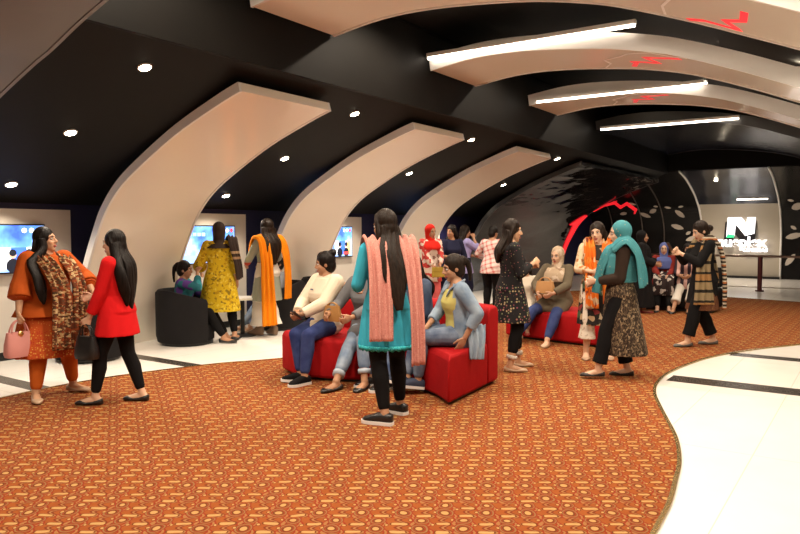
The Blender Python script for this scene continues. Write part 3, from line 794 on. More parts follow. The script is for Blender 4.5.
        for q, (off, ln) in enumerate(((.030, .070), (.010, .078), (-.010, .073), (-.029, .058))):
            p = kn + side * (off * k); dirn = d.copy(); pts = [p - d * .02 * k, p]; a = c * .45
            for seg in (.45, .32, .25):
                dirn = (d * cos(a) + n * sin(a)).normalized() + side * (off * 1.6) * cos(a); p = p + dirn.normalized() * (ln * seg * k); pts.append(p); a += c * .85
            mb.chain(pts, [.0098 * k, .0098 * k, .0092 * k, .0085 * k, .0075 * k], 8)
        p0 = w_ + d * .025 * k + side * .022 * k; t1 = (d * .75 + side * .62 + n * .25).normalized(); p1 = p0 + t1 * .042 * k
        t2 = (d * .9 + side * .25 + n * (.3 + sin(c) * .3)).normalized(); p2 = p1 + t2 * .032 * k; p3 = p2 + t2 * .022 * k
        mb.chain([p0, p1, p2, p3], [.015 * k, .0125 * k, .011 * k, .0088 * k], 8)
    def grip(s, i, f=.075): return s.wri[i] + (s.wri[i] - s.elb[i]).normalized() * (f * s.k)
    def foot(s, mb, i, grow=0):
        k = s.k; a, f = s.ank[i], s.fd[i]; sd = V((f.y, -f.x, 0)).normalized(); u = sd.cross(f); u = u if u.z > 0 else -u
        b = a - u * (.085 * k)
        def q(y, z): return b + f * (y * k) + u * (z * k)
        mb.chain([a, q(-.01, .05)], [.036 * k + grow, .036 * k + grow], 12)
        mb.tube([q(-.055, .03), q(-.045, .035), q(0, .042), q(.06, .034), (q(.12, .024)), q(.15, .02), q(.172, .016)], [(.018 * k + grow, .02 * k), (.03 * k + grow, .03 * k), (.033 * k + grow, .042 * k), (.036 * k + grow, .032 * k), (.043 * k + grow, .022 * k), (.036 * k + grow, .017 * k), (.016 * k, .01 * k)], 14, side=sd)
    def build_body(s):
        mb = MB(); k = s.k
        s.torso(mb); s.legs(mb); s.arms(mb)
        for i in (0, 1): s.hand(mb, i); s.foot(mb, i)
        H = s.H; ax = (s.hr, s.hf, s.hu)
        mb.chain([s.at(.50), s.neck + s.up * .02 * k, H(0, -.012, -.05)], [.056 * k, .047 * k, .046 * k], 14)
        mb.ell(H(0, -.008, .022), (.072 * k, .093 * k, .096 * k), ax, 22, 14)
        mb.ell(H(0, .030, -.040), (.056 * k, .058 * k, .072 * k), ax, 18, 12)
        mb.ell(H(0, .060, -.098), (.024 * k, .022 * k, .020 * k), ax)
        for sg in (-1, 1):
            mb.ell(H(sg * .034, .058, -.028), (.024 * k, .022 * k, .024 * k), ax)
            mb.ell(H(sg * .073, -.008, -.008), (.010 * k, .018 * k, .030 * k), ax, 10, 8)
            mb.tube([H(sg * .012, .082, .026), H(sg * .05, .066, .022)], [.010 * k, .009 * k], 8)
        mb.tube([H(0, .080, .022), H(0, .094, -.006), H(0, .104, -.028), H(0, .094, -.038)], [.010 * k, .011 * k, .015 * k, .010 * k], 10, side=s.hr)
        for sg in (-1, 1): mb.ell(H(sg * .011, .090, -.034), (.009 * k, .010 * k, .008 * k), ax, 8, 6)
        body = bake(mb, s.vox, 2)
        # eyes, brows and lips join the same mesh
        fb = MB()
        for sg in (-1, 1):
            fb.mi = 1; fb.ell(H(sg * .031, .0755, .004), (.0155 * k, .012 * k, .0085 * k), ax, 12, 8)
            fb.mi = 2; fb.ell(H(sg * .031, .0825, .004), (.0075 * k, .0065 * k, .0078 * k), ax, 10, 6)
            fb.mi = 4; fb.tube([H(sg * .013, .090, .024), H(sg * .032, .0865, .031), H(sg * .05, .073, .026)], [.0035 * k, .0042 * k, .002 * k], 6)
            fb.tube([H(sg * .017, .0835, .008), H(sg * .031, .0875, .0135), H(sg * .046, .0775, .009)], [.0022 * k, .003 * k, .002 * k], 6)
        fb.mi = 3
        fb.tube([H(-.024, .076, -.066), H(-.01, .089, -.0625), H(0, .0905, -.064), H(.01, .089, -.0625), H(.024, .076, -.066)], [.002 * k, .0055 * k, .005 * k, .0055 * k, .002 * k], 8)
        fb.tube([H(-.021, .077, -.069), H(0, .0885, -.0735), H(.021, .077, -.069)], [.002 * k, .0068 * k, .002 * k], 8)
        nv = len(body.vertices); co = np.empty(nv * 3, np.float32); body.vertices.foreach_get('co', co)
        fs = [tuple(p.vertices) for p in body.polygons]; vs = [tuple(c) for c in co.reshape(-1, 3)] + fb.v
        me = bpy.data.meshes.new('person'); me.from_pydata(vs, [], fs + [tuple(i + nv for i in f) for f in fb.f])
        bpy.data.meshes.remove(body)
        for m in (s.skin, EYEW, IRIS, LIPS, BROW): me.materials.append(m)
        me.polygons.foreach_set('material_index', [0] * len(fs) + fb.m); me.polygons.foreach_set('use_smooth', [True] * len(me.polygons))
        o = link('person', me); o.location = (s.xy[0], s.xy[1], .008 if not getattr(s, 'z0', None) else s.z0); o.rotation_euler = (0, 0, RAD(34.2 - s.az))
        tag(o, s.label, 'person', s.group); s.root = o
    # ---- clothes
    def trousers(s, mat, grow=.012, end=.97, flare=0, name='trousers', cuff=None):
        mb = MB(); s.legs(mb, grow, end, flare); s.torso(mb, grow, -.2, .16)
        o = baked(name, mb, s.vox * 1.2, mat, s.root, 2)
        if cuff:
            for i in (0, 1):
                c = MB()
                p = s.knee[i].lerp(s.ank[i], end * 2 - 1.03); d = (s.ank[i] - s.knee[i]).normalized(); r = .042 * s.k + grow + flare * .9
                c.tube([p - d * .02, p + d * .02], r + .004, 14)
                obj('cuff', c, cuff, o, smooth=True)
        return o
    def top(s, mat, hem=.60, ax=None, grow=.018, sleeve=1.0, sgrow=.012, sflare=0, name='kameez', folds=.05, nf=11, neck=.50, cy=0, sleeve_mat=None, lap=0, lapgrow=.03, lapdrop=0, seed=0, which=(0, 1)):
        """shirt or tunic: torso shell + sleeves + skirt to hem (z) with half widths ax=(a,b)"""
        mb = MB(); k = s.k
        s.torso(mb, grow, -.2, neck, 28)
        mb.chain([s.sh[0].lerp(s.at(.45), .15), s.at(.462, -.005), s.sh[1].lerp(s.at(.45), .15)], [.044 * k + grow * .6, .050 * k + grow * .5, .044 * k + grow * .6])
        sl = mb if sleeve_mat is None else MB()
        if sleeve > 0: s.arms(sl, sgrow, sleeve, sflare, which)
        if lap:
            for i in (0, 1):
                kn = s.hipj[i].lerp(s.knee[i], lap); mb.chain([s.hipj[i], s.hipj[i].lerp(kn, .5), kn], [.098 * k + lapgrow, .09 * k + lapgrow, .075 * k + lapgrow])
                if lapdrop: mb.chain([kn, kn.lerp(s.ank[i], lapdrop)], [.075 * k + lapgrow, .08 * k + lapgrow])
            m0 = s.hipj[0].lerp(s.knee[0], lap * .9); m1 = s.hipj[1].lerp(s.knee[1], lap * .9)
            mb.chain([m0, m1], [.06 * k + lapgrow] * 2); mb.chain([s.hipj[0].lerp(s.knee[0], .4), s.hipj[1].lerp(s.knee[1], .4)], [.075 * k + lapgrow] * 2)
        elif hem < s.P.z:
            a1, b1 = ax or (.2, .15); n = 66; rs = []; z0 = s.P.z + .06 * k; st = 9
            a0, b0 = .158 * k * s.fat + grow, .108 * k * s.fat + grow
            mid = (s.ank[0] + s.ank[1]) / 2
            for i in range(st + 1):
                t = i / st; z = z0 + (hem - z0) * t; e = t ** .8
                c = s.P.lerp(V((mid.x, mid.y, 0)), t * (z0 - hem) / z0 * .9); c = V((c.x, c.y + cy * t, z))
                a = a0 + (a1 - a0) * e; b = b0 + (b1 - b0) * e
                rs.append([c + s.pr * (a * cos(q) * (1 + folds * t * sin(nf * q + seed + 1.5 * sin(2 * q + seed)))) + s.pf * (b * sin(q) * (1 + folds * t * sin(nf * q + seed + 1.5 * sin(2 * q + seed)))) for q in [2 * pi * j / n for j in range(n)]])
            mb.rings(rs)
        o = baked(name, mb, s.vox, mat, s.root, 3)
        if sleeve_mat is not None: baked('sleeves', sl, s.vox, sleeve_mat, o, 2)
        return o
    def hem_band(s, parent, mat, z, ax, cy=0, w=.02, fold=.05, nf=11, seed=0):
        pass
    def hair(s, style='long', mat=None, length=.55, part=0, back=None, spread=.095, vol=1.0):
        mat = mat or HAIR; k = s.k; H = s.H; ax = (s.hr, s.hf, s.hu); mb = MB()
        mb.ell(H(0, -.017, .035), (.086 * k * vol, .098 * k, .103 * k), ax, 24, 14)
        mb.ell(H(0, -.045, -.02), (.078 * k * vol, .07 * k, .085 * k), ax, 20, 12)
        nm = 'hair'
        if style == 'long':
            bd = -s.sf
            p0 = H(0, -.055, 0); p1 = H(0, -.075, -.09)
            n1 = s.at(.44, -.125); pts = [p0, p1, n1]; L = 0
            ln = length * k - .2 * k; bk = back or (0, 0)
            for i in range(1, 6):
                t = i / 5; pts.append(s.at(.44, -.135 - .01 * sin(t * 3)) + V((0, 0, -1)) * (ln * t) + s.sr * (bk[0] * t) + s.sf * (bk[1] * t))
            pts = spline(pts, 5); rs = []; n = 40
            for i, p in enumerate(pts):
                t = i / (len(pts) - 1); a = spread * k * (.85 + .25 * sin(min(1, t * 1.6) * pi * .6)) * (1 - .75 * max(0, t - .55) / .45); b = .046 * k * (1 - .55 * t)
                tg = (pts[min(i + 1, len(pts) - 1)] - pts[max(i - 1, 0)]).normalized(); sd = s.hr.lerp(s.sr, min(1, t * 2)); sd = (sd - tg * sd.dot(tg)).normalized(); nn = tg.cross(sd)
                rs.append([p + sd * (a * cos(q) * (1 + .05 * sin(9 * q + 3 * t))) + nn * (b * sin(q) * (1 + .16 * sin(13 * q + 5 * t))) for q in [2 * pi * j / n for j in range(n)]])
            mb.rings(rs)
            for sg in (-1, 1):
                mb.chain([H(sg * .058, .012, .08), H(sg * .076, -.012, .02), H(sg * .080, -.03, -.06), s.at(.47, -.045, sg * .075), s.at(.40, -.12, sg * .07)], [x * k for x in (.022, .024, .028, .03, .03)], 10)
        elif style in ('bun', 'pony'):
            mb.ell(H(0, -.10, .06) if style == 'pony' else H(0, -.085, .105), (.046 * k, .046 * k, .042 * k), ax)
            if style == 'bun':
                mb.ell(H(.012, -.10, .12), (.03 * k, .03 * k, .03 * k), ax)
            else:
                ps = [H(0, -.10, .06), H(0, -.145, .03), H(0, -.155, -.05), H(0, -.15, -.05 - length * .5), H(0, -.14, -.05 - length)]
                mb.tube(spline(ps, 4), [.035 * k * (1 - .6 * i / 16) for i in range(17)], 12)
        elif style == 'lowbun':
            mb.ell(H(0, -.125, -.005), (.05 * k, .042 * k, .046 * k), ax)
        return baked(nm, mb, min(s.vox, .008), mat, s.root, 2)
    def hijab(s, mat, drape=.25, front=True, name='headscarf', back=.3, low=.12):
        k = s.k; H = s.H; ax = (s.hr, s.hf, s.hu); mb = MB()
        mb.ell(H(0, -.026, .030), (.090 * k, .104 * k, .110 * k), ax, 26, 16)
        # cheeks and neck wrap
        rs = []; n = 36
        for t, (y, z, a, b) in [(0, (-.03, .02, .088, .094)), (.25, (-.018, -.06, .082, .090)), (.5, (-.006, -.115, .078, .090)), (.7, (-.01, -.16, .088, .10))]:
            c = H(0, y, z); rs.append([c + s.hr * (a * k * cos(q)) + s.hf * (b * k * sin(q) * (1 if sin(q) < 0 else (.72 if t < .4 else .95))) for q in [2 * pi * j / n for j in range(n)]])
        c0 = s.at(.47, .005)
        for d, a, b in ((.47, .135, .11), (.40, .19, .155), (.40 - low, .20, .175), (.40 - drape, .185, .175)):
            c = s.at(d, .01); f = .05 * (0.47 - d) / .3
            rs.append([c + s.sr * (a * k * (.6 + .4 * s.fat) * cos(q) * (1 + f * sin(9 * q))) + s.sf * (b * k * sin(q) * (1 + f * sin(9 * q + 1))) for q in [2 * pi * j / n for j in range(n)]])
        mb.rings(rs)
        # carve nothing: the face stands proud of the wrap
        return baked(name, mb, s.vox, mat, s.root, 3)
    def scarf(s, mat, path, width, name='dupatta', waves=3, amp=.018, thick=.010, up=None, seed=0, n=22):
        """cloth strip along local points; up: direction(s) the outer face looks to"""
        pts = spline(path, 6); rs = []; L = len(pts)
        for i, p in enumerate(pts):
            t = i / (L - 1); tg = (pts[min(i + 1, L - 1)] - pts[max(i - 1, 0)]).normalized()
            if up is None: o_ = V((p.x, p.y, .35)) - V((0, 0, 0)) 
            elif callable(up): o_ = up(t)
            elif isinstance(up, list):
                f = t * (len(up) - 1); j = min(int(f), len(up) - 2); o_ = V(up[j]).lerp(V(up[j + 1]), f - j)
            else: o_ = V(up)
            nn = (o_ - tg * o_.dot(tg)).normalized(); sd = tg.cross(nn)
            w = width if not isinstance(width, (list, tuple)) else width[0] + (width[1] - width[0]) * t
            top_, bot = [], []
            for j in range(n + 1):
                u = j / n - .5; z = amp * sin(u * 2 * pi * waves + seed + 1.1 * sin(3 * t + seed)) + amp * .4 * sin(u * 2 * pi * waves * 1.9 + 2 * t * 3)
                q = p + sd * (u * w) + nn * z
                top_.append(q + nn * thick / 2); bot.append(q - nn * thick / 2)
            rs.append(top_ + bot[::-1])
        mb = MB(); mb.rings(rs)
        return obj(name, mb, mat, s.root, smooth=True)
    def shoes(s, mat, kind='flat', sole=None, which=(0, 1)):
        k = s.k
        for i in which:
            a, f = s.ank[i], s.fd[i]; sd = V((f.y, -f.x, 0)).normalized(); u = sd.cross(f); u = u if u.z > 0 else -u
            b = a - u * (.085 * k); mb = MB(); rs = []
            y = [-.066, -.058, -.03, .02, .07, .115, .15, .178, .188]
            wd = [.016, .034, .039, .041, .047, .051, .046, .028, .010]
            ht = {'flat': [.05, .055, .050, .032, .026, .040, .038, .026, .014], 'sneaker': [.06, .082, .090, .094, .080, .062, .052, .040, .022], 'boot': [.10, .13, .14, .14, .09, .066, .054, .040, .022]}[kind]
            for yy, w_, h_ in zip(y, wd, ht):
                c = b + f * (yy * k); n = 16; ring = []
                for j in range(n):
                    q = 2 * pi * j / n; cx, sz = cos(q), sin(q)
                    ring.append(c + sd * (w_ * k * math.copysign(abs(cx) ** .7, cx)) + u * (h_ * k * .5 * (1 + math.copysign(abs(sz) ** .7, sz)) + .002))
                rs.append(ring)
            mb.rings(rs); o = obj('shoe', mb, mat, s.root, smooth=True)
            if sole:
                q = MB(); rr = []
                for yy, w_ in zip(y, wd):
                    c = b + f * (yy * k * 1.03); w2 = w_ * k + .004; rr.append([c + sd * w2 + u * 0, c + sd * w2 + u * .026 * k, c - sd * w2 + u * .026 * k, c - sd * w2])
                q.rings(rr); obj('sole', q, sole, o)

def wl_(p, xy, az):
    """a person's local point -> world"""
    a = RAD(34.2 - az); return V((xy[0] + p.x * cos(a) - p.y * sin(a), xy[1] + p.x * sin(a) + p.y * cos(a), p.z + .008))
def handbag(p, i, label, mat, w=.24, h=.2, d=.11, strap=.12, metal=None, drop=None, strap_mat=None, yaw=0, loc=None):
    g = wl_(p.grip(i), p.xy, p.az) if loc is None else V(loc)
    r = empty('handbag', (g.x, g.y, g.z - strap - h), RAD(34.2 - p.az + yaw))
    s = MB(); rs = []
    for z, a, b in ((0, .92, 1), (.03, 1, 1.05), (h * .5, .96, .95), (h * .9, .86, .6), (h, .84, .5)):
        rs.append([(math.copysign(abs(cos(q)) ** .45, cos(q)) * w / 2 * a, math.copysign(abs(sin(q)) ** .45, sin(q)) * d / 2 * b, z) for q in [2 * pi * j / 28 for j in range(28)]])
    s.rings(rs); obj('bag_body', s, mat, r, auto=True)
    for sy in (-1, 1):
        s = MB(); pts = [(w * .3 * cos(q), sy * d * .22 * (1 - .7 * sin(q)), h * .9 + (strap + h * .1) * sin(q)) for q in [pi * j / 12 for j in range(13)]]
        s.tube(pts, .007, 8, side=(0, 1, 0)); obj('strap', s, strap_mat or mat, r, smooth=True)
    if metal:
        s = MB(); s.ell((0, d * .3, h * .93), (.025, .012, .025)); obj('clasp', s, metal, r, smooth=True)
    tag(r, label, 'handbag'); return r
def phone(p, i, label, fwd=.085, mat=None, off=(0, 0, 0), ang=50):
    g = wl_(p.grip(i, fwd) + V(off), p.xy, p.az); r = empty('phone', g, RAD(34.2 - p.az)); r.rotation_euler = (RAD(ang), 0, RAD(34.2 - p.az))
    s = MB(); s.box((-.036, -.072, -.005), (.036, .072, .004)); obj('casing', s, plain('phone_black', (.015, .015, .017), .3), r, bevel=.004)
    s = MB(); s.box((-.032, -.066, .0042), (.032, .066, .005)); obj('screen', s, plain('phone_glass', (.03, .035, .045), .08), r)
    tag(r, label, 'phone'); return r

# ------------------------------------------------------------------ who is there
BLK = cloth('black_cotton', (.008, .0075, .008)); BLKSHOE = plain('black_leather', (.012, .011, .011), .35)
JEAN = denim('blue_denim', (.035, .065, .16)); JEANL = denim('washed_denim', (.10, .15, .24), (.34, .40, .48)); JEAND = denim('indigo_denim', (.018, .028, .11), (.05, .075, .20)); JACK = denim('jacket_denim', (.13, .19, .28), (.33, .40, .47))
BEIGESHOE = plain('beige_leather', (.45, .30, .19), .45); GOLD = plain('gold_metal', (.8, .55, .2), .3, metal=1)

# -- woman in orange
p = Person((-6.10, 3.44), 122, 1.50, 'woman in an orange tunic holding a pink handbag at the left', SKIN_A, 1.28, hip=(0.02, -.02, .82), lean=-3, twist=-6, head=(34, -8, 0), feet=[(-.20, -.02, 0, 20, 0), (.20, .05, 0, -25, 0)], hands=[(-.24, .26, .92), (.40, .10, .60)], elbows=[(-.8, -.3, -.3), (.9, -.6, 0)], curl=(40, 75), voxel=.0075)
ORG = cloth('orange_rust_cloth', (.46, .085, .012), .25)
p.trousers(cloth('orange_tights', (.52, .11, .015), .15), .014)
p.top(dotted('orange_tunic_cloth', (.42, .07, .012), [(.55, .30, .06), (.36, .03, .012)], 60, .22, .62), .385, (.34, .255), .022, sleeve=.75, sgrow=.022, sflare=.02, folds=.05, name='tunic')
p.top(ORG, .74, (.31, .225), .034, sleeve=.72, sgrow=.03, sflare=.035, folds=.04, nf=7, name='jacket', seed=2)
SC1 = floral('zigzag_scarf_print', [(3, (.12, .035, .014)), (1.5, (.40, .25, .11)), (2, (.24, .05, .014)), (1, (.52, .37, .19)), (1.5, (.07, .04, .02))], 34, (1, 1, 2.2))
p.scarf(SC1, [(-.06, -.14, 1.17), (-.10, -.04, 1.275), (-.10, .14, 1.18), (-.10, .275, 1.0), (-.09, .305, .78), (-.08, .32, .52)], (.13, .17), 'scarf', up=[(-.3, -.5, 1), (0, .2, 1), (-.2, 1, .2), (-.2, 1, 0), (-.2, 1, 0)])
p.scarf(SC1, [(.06, -.14, 1.18), (.10, -.03, 1.275), (.09, .16, 1.16), (.08, .285, .98), (.09, .31, .74), (.10, .32, .46)], (.13, .18), 'scarf', up=[(.3, -.5, 1), (0, .2, 1), (.2, 1, .2), (.2, 1, 0), (.2, 1, 0)], seed=1)
hr_ = p.hair('long', HAIR, .60, spread=.11)
mb = MB(); mb.tube(spline([p.H(.07, .0, .02), p.H(.085, 0, -.09), p.at(.42, .10, .17), p.at(.28, .17, .16), p.at(.12, .2, .15), p.at(.02, .21, .14)], 4), [(.04, .03)] * 8 + [(.06, .032)] * 8 + [(.05, .028), (.045, .02), (.035, .015), (.02, .01), (.01, .008)], 14, side=(1, 0, 0)); baked('hair_lock', mb, .007, HAIR, hr_)
p.shoes(BEIGESHOE, 'flat')
handbag(p, 1, 'pink handbag hanging from the hand of the woman in orange', cloth('pink_leather', (.62, .27, .24), .1, .5), .24, .21, .11, .10, GOLD)
ORANGE = p
# -- woman in red
p = Person((-5.40, 3.62), -88, 1.49, 'woman in a red coat with long black hair facing left', SKIN_C, .98, head=(-4, 4, 0), hip=(0, .0, .80), feet=[(-.08, .17, 0, 4, 0), (.08, -.17, 0, -4, 0)], hands=[(-.17, .17, .74), (.03, .21, .92)], elbows=[(-.5, -.9, -.1), (.6, -.8, -.3)], curl=(80, 50))
p.trousers(BLK, .010)
p.top(cloth('red_wool', (.60, .010, .012), .15), .60, (.225, .18), .028, sleeve=.93, sgrow=.02, folds=.02, nf=6, name='coat')
hr_ = p.hair('long', HAIR, .62, back=(-.02, 0), spread=.10)
mb = MB(); mb.tube(spline([p.H(-.06, -.03, .0), p.H(-.085, -.05, -.1), p.at(.36, -.10, -.15), p.at(.2, -.13, -.13), p.at(.05, -.14, -.10)], 4), [(.045, .035)] * 8 + [(.05, .03)] * 5 + [(.04, .02), (.03, .016), (.02, .012), (.01, .006)], 14, side=(0, 1, 0)); baked('hair_lock', mb, .007, HAIR, hr_)
p.shoes(BLKSHOE, 'flat')
handbag(p, 0, 'black handbag held low by the woman in the red coat', cloth('black_leather', (.014, .013, .014), .2, .4), .22, .19, .10, .10, None, yaw=70)
# -- yellow kurta
p = Person((-7.34, 6.47), -14, 1.60, 'woman in a long yellow kurta with a dark headscarf seen from behind', SKIN_B, 1.05, hip=(0, 0, .85), head=(6, 0, 0), feet=[(-.19, .03, 0, 25, 0), (.19, .0, 0, -20, 0)], hands=[(-.25, .24, .92), (.24, .12, .76)], elbows=[(-.55, -.5, -.9), (.6, -.8, -.2)], voxel=.009)
p.trousers(BLK, .012)
p.top(floral('yellow_print', [(5, (.62, .43, .015)), (1, (.45, .27, .01)), (1, (.70, .55, .06)), (.8, (.26, .18, .015))], 38), .40, (.275, .20), .022, sleeve=.68, sgrow=.018, sflare=.05, folds=.04, nf=8)
BRS = cloth('dark_brown_scarf', (.045, .030, .024))
p.hijab(BRS, -.01, name='headscarf', low=-.02)
p.scarf(banded('brown_shawl_band', [(0, (.045, .03, .024)), (.62, (.35, .22, .12)), (.70, (.05, .03, .02)), (.8, (.4, .28, .16)), (.88, (.045, .03, .024))], .42), [(.12, .14, 1.22), (.17, .03, 1.40), (.20, -.10, 1.28), (.25, -.08, 1.05), (.27, -.05, .84)], (.14, .18), 'shawl', up=[(.3, .8, .8), (.2, 0, 1), (.6, -.8, .3), (1, -.5, 0), (1, -.4, 0)])
p.shoes(BLKSHOE, 'flat')
# -- orange dupatta
p = Person((-7.13, 7.16), -48, 1.64, 'woman with an orange dupatta over grey green clothes and long wavy hair', SKIN_B, .98, head=(-8 + 0, 0, 0), twist=4, feet=[(-.08, .10, 0, 20, 0), (.09, -.02, 0, -10, 0)], hands=[(-.14, .30, 1.00), (.16, .28, .98)], elbows=[(-.7, -.5, -.4), (.7, -.5, -.4)], curl=(50, 50), voxel=.009)
p.trousers(cloth('white_cotton', (.66, .62, .55), .12), .02, .95, .06)
p.top(banded('grey_green_kurta', [(0, (.30, .33, .27)), (.62, (.55, .10, .03)), (.66, (.62, .38, .06)), (.69, (.50, .06, .03)), (.73, (.34, .36, .30))], 1.42), .50, (.23, .18), .018, sleeve=.9, sgrow=.016, folds=.05)
OD = cloth('orange_chiffon', (.80, .25, .008), .2)
p.scarf(OD, [(-.14, .16, 1.14), (-.16, .05, 1.38), (-.14, -.10, 1.36), (-.15, -.19, 1.1), (-.15, -.215, .8), (-.14, -.22, .5), (-.13, -.22, .17)], (.15, .22), up=[(-.3, .8, .5), (-.2, 0, 1), (-.2, -1, .6), (-.2, -1, 0), (-.2, -1, 0), (-.2, -1, 0)], waves=3, amp=.02)
p.scarf(OD, [(.12, .16, 1.16), (.15, .05, 1.39), (.17, -.09, 1.36), (.22, -.16, 1.12), (.24, -.17, .8), (.24, -.16, .52)], (.13, .18), up=[(.3, .8, .5), (.2, 0, 1), (.2, -1, .6), (.6, -1, 0), (.6, -1, 0)], waves=3, amp=.02, seed=2)
p.hair('long', HAIRB, .52, spread=.13, vol=1.08)
p.shoes(plain('brown_suede', (.16, .10, .06), .7), 'boot')
# -- teal kurta, pink dupatta
p = Person((-3.18, 4.49), -18, 1.645, 'standing woman in turquoise with a pink dupatta and very long hair', SKIN_B, .98, head=(22, 5, 0), twist=3, hip=(0, .01, .885), feet=[(-.06, -.15, 0, 48, 0), (.15, .12, 0, 34, 0)], hands=[(-.17, .25, 1.02), (.10, .28, 1.02)], elbows=[(-.45, -.7, -.8), (.5, -.6, -.7)], curl=(50, 50), voxel=.006)
p.trousers(BLK, .011)
p.top(cloth('turquoise_cotton', (.05, .42, .58), .15), .60, (.235, .185), .018, sleeve=.84, sgrow=.016, folds=.06, nf=13, name='kameez')
mb = MB(); n_ = 110; rs_ = []
for z_ in (.602, .575):
    rs_.append([V((.012 + .238 * cos(q), -.01 + .190 * sin(q), z_ + (.006 if z_ > .6 else -.010 * (j_ % 4 < 2)))) for j_, q in enumerate([2 * pi * j / n_ for j in range(n_)])])
for z_ in (.575, .602):
    rs_.append([V((.012 + .228 * cos(q), -.01 + .180 * sin(q), z_)) for q in [2 * pi * j / n_ for j in range(n_)]])
mb.rings(rs_, closed=True); obj('hem_trim', mb, dotted('turquoise_lace', (.03, .36, .40), [(.02, .10, .12), (.1, .5, .5)], 90, .35), p.root, smooth=True)
PD = dotted('pink_dupatta_cloth', (.56, .24, .20), [(.66, .36, .28), (.46, .16, .13)], 70, .3)
p.scarf(PD, [(-.08, .17, 1.14), (-.11, .10, 1.32), (-.12, -.02, 1.435), (-.11, -.125, 1.36), (-.105, -.185, 1.15), (-.11, -.225, .9), (-.115, -.245, .66)], (.15, .19), up=[(-.2, 1, .3), (-.2, .8, .8), (0, 0, 1), (-.1, -1, .6), (-.1, -1, 0), (-.1, -1, 0), (-.1, -1, 0)], waves=2.5, amp=.016)
p.scarf(PD, [(.08, .17, 1.14), (.12, .10, 1.32), (.135, -.02, 1.435), (.15, -.12, 1.34), (.17, -.175, 1.1), (.18, -.215, .8), (.18, -.23, .46)], (.15, .15), up=[(.2, 1, .3), (.2, .8, .8), (0, 0, 1), (.3, -1, .6), (.4, -1, 0), (.4, -1, 0), (.4, -1, 0)], waves=2.5, amp=.016, seed=2)
p.hair('long', HAIRB, .64, back=(.02, -.10), spread=.098)
p.shoes(BLKSHOE, 'sneaker', SOLE)
# -- black embroidered kurta
p = Person((-3.24, 6.86), 84, 1.60, 'woman in a black embroidered kurta clasping her hands, facing right', SKIN_A, 1.02, head=(-2, 3, 0), feet=[(-.13, .12, 0, 6, 0), (.13, -.03, 0, -8, 0)], hands=[(-.06, .22, 1.10), (.06, .23, 1.14)], elbows=[(-.6, -.6, -.7), (.6, -.6, -.7)], curl=(50, 40), voxel=.007)
p.trousers(BLK, .011, .92, cuff=dotted('pearl_band', (.5, .45, .38), [(.85, .8, .72)], 110, .4))
p.top(dotted('black_embroidered_cloth', (.013, .012, .013), [(.26, .11, .09), (.18, .21, .11), (.34, .27, .15), (.22, .06, .09)], 34, .20, .90), .52, (.25, .20), .02, sleeve=.82, sgrow=.018, folds=.04, nf=9)
p.hair('long', HAIRB, .36, spread=.10)
p.shoes(BEIGESHOE, 'flat')
# -- orange scarf, facing the viewer
p = Person((-2.70, 8.06), 192, 1.575, 'smiling woman in a floral kurta with an orange scarf and white trousers', SKIN_C, 1.05, head=(-22, 4, 4), feet=[(-.13, .0, 0, 6, 0), (.12, .06, 0, -4, 0)], hands=[(-.06, .27, .99), (.07, .26, 1.02)], elbows=[(-.7, -.5, -.4), (.7, -.5, -.4)], curl=(55, 55), voxel=.007)
p.trousers(floral('white_lace_print', [(5, (.70, .64, .54)), (1, (.5, .42, .33))], 60), .02, .88, .03)
p.top(floral('dark_floral_print', [(4, (.020, .016, .014)), (1.2, (.40, .28, .16)), (1, (.22, .03, .03)), (.8, (.06, .10, .05)), (.8, (.45, .36, .24))], 17), .40, (.23, .19), .02, sleeve=.8, sgrow=.018, folds=.04, sleeve_mat=floral('cream_sleeve_print', [(4, (.55, .42, .27)), (1, (.35, .14, .05)), (1, (.62, .52, .38))], 30))
OS = floral('orange_scarf_print', [(4, (.62, .14, .012)), (1, (.50, .36, .22)), (1, (.60, .22, .03)), (.7, (.20, .04, .02))], 14)
p.scarf(OS, [(-.03, -.10, 1.36), (-.10, -.02, 1.395), (-.105, .10, 1.28), (-.10, .175, 1.08), (-.12, .21, .86), (-.13, .22, .66)], (.12, .16), 'scarf', up=[(-.2, -.5, 1), (0, 0, 1), (-.1, 1, .4), (-.1, 1, 0), (-.1, 1, 0)])
p.scarf(OS, [(.03, -.10, 1.36), (.10, -.02, 1.395), (.10, .10, 1.28), (.09, .18, 1.08), (.08, .22, .86), (.07, .23, .60)], (.12, .15), 'scarf', up=[(.2, -.5, 1), (0, 0, 1), (.1, 1, .4), (.1, 1, 0), (.1, 1, 0)], seed=2)
p.hair('long', HAIRB, .36, spread=.11)
p.shoes(plain('tan_sandal', (.42, .27, .17), .5), 'flat')
# -- turquoise headscarf
p = Person((-2.15, 7.11), -82, 1.57, 'woman in a turquoise headscarf and a long dark patterned kurta', SKIN_C, 1.08, head=(-2, 4, 0), feet=[(-.09, .22, 0, 4, 0), (.09, -.10, 0, -6, 0)], hands=[(-.06, .24, .98), (.06, .25, .96)], elbows=[(-.5, -.8, -.5), (.5, -.8, -.5)], curl=(50, 50), voxel=.007)
p.trousers(BLK, .018, .95, .010)
p.top(floral('leaf_pattern_cloth', [(3, (.030, .020, .014)), (1.2, (.17, .12, .07)), (1.4, (.07, .045, .028)), (.5, (.28, .21, .13))], 85, (1, 1, .6)), .24, (.20, .235), .024, sleeve=.93, sgrow=.022, folds=.04, nf=8, cy=-.09, sleeve_mat=cloth('dark_brown_cotton', (.035, .022, .016)))
TQ = dotted('turquoise_scarf_cloth', (.05, .21, .24), [(.22, .27, .21), (.07, .26, .28)], 26, .16)
p.hijab(TQ, .27, low=.12)
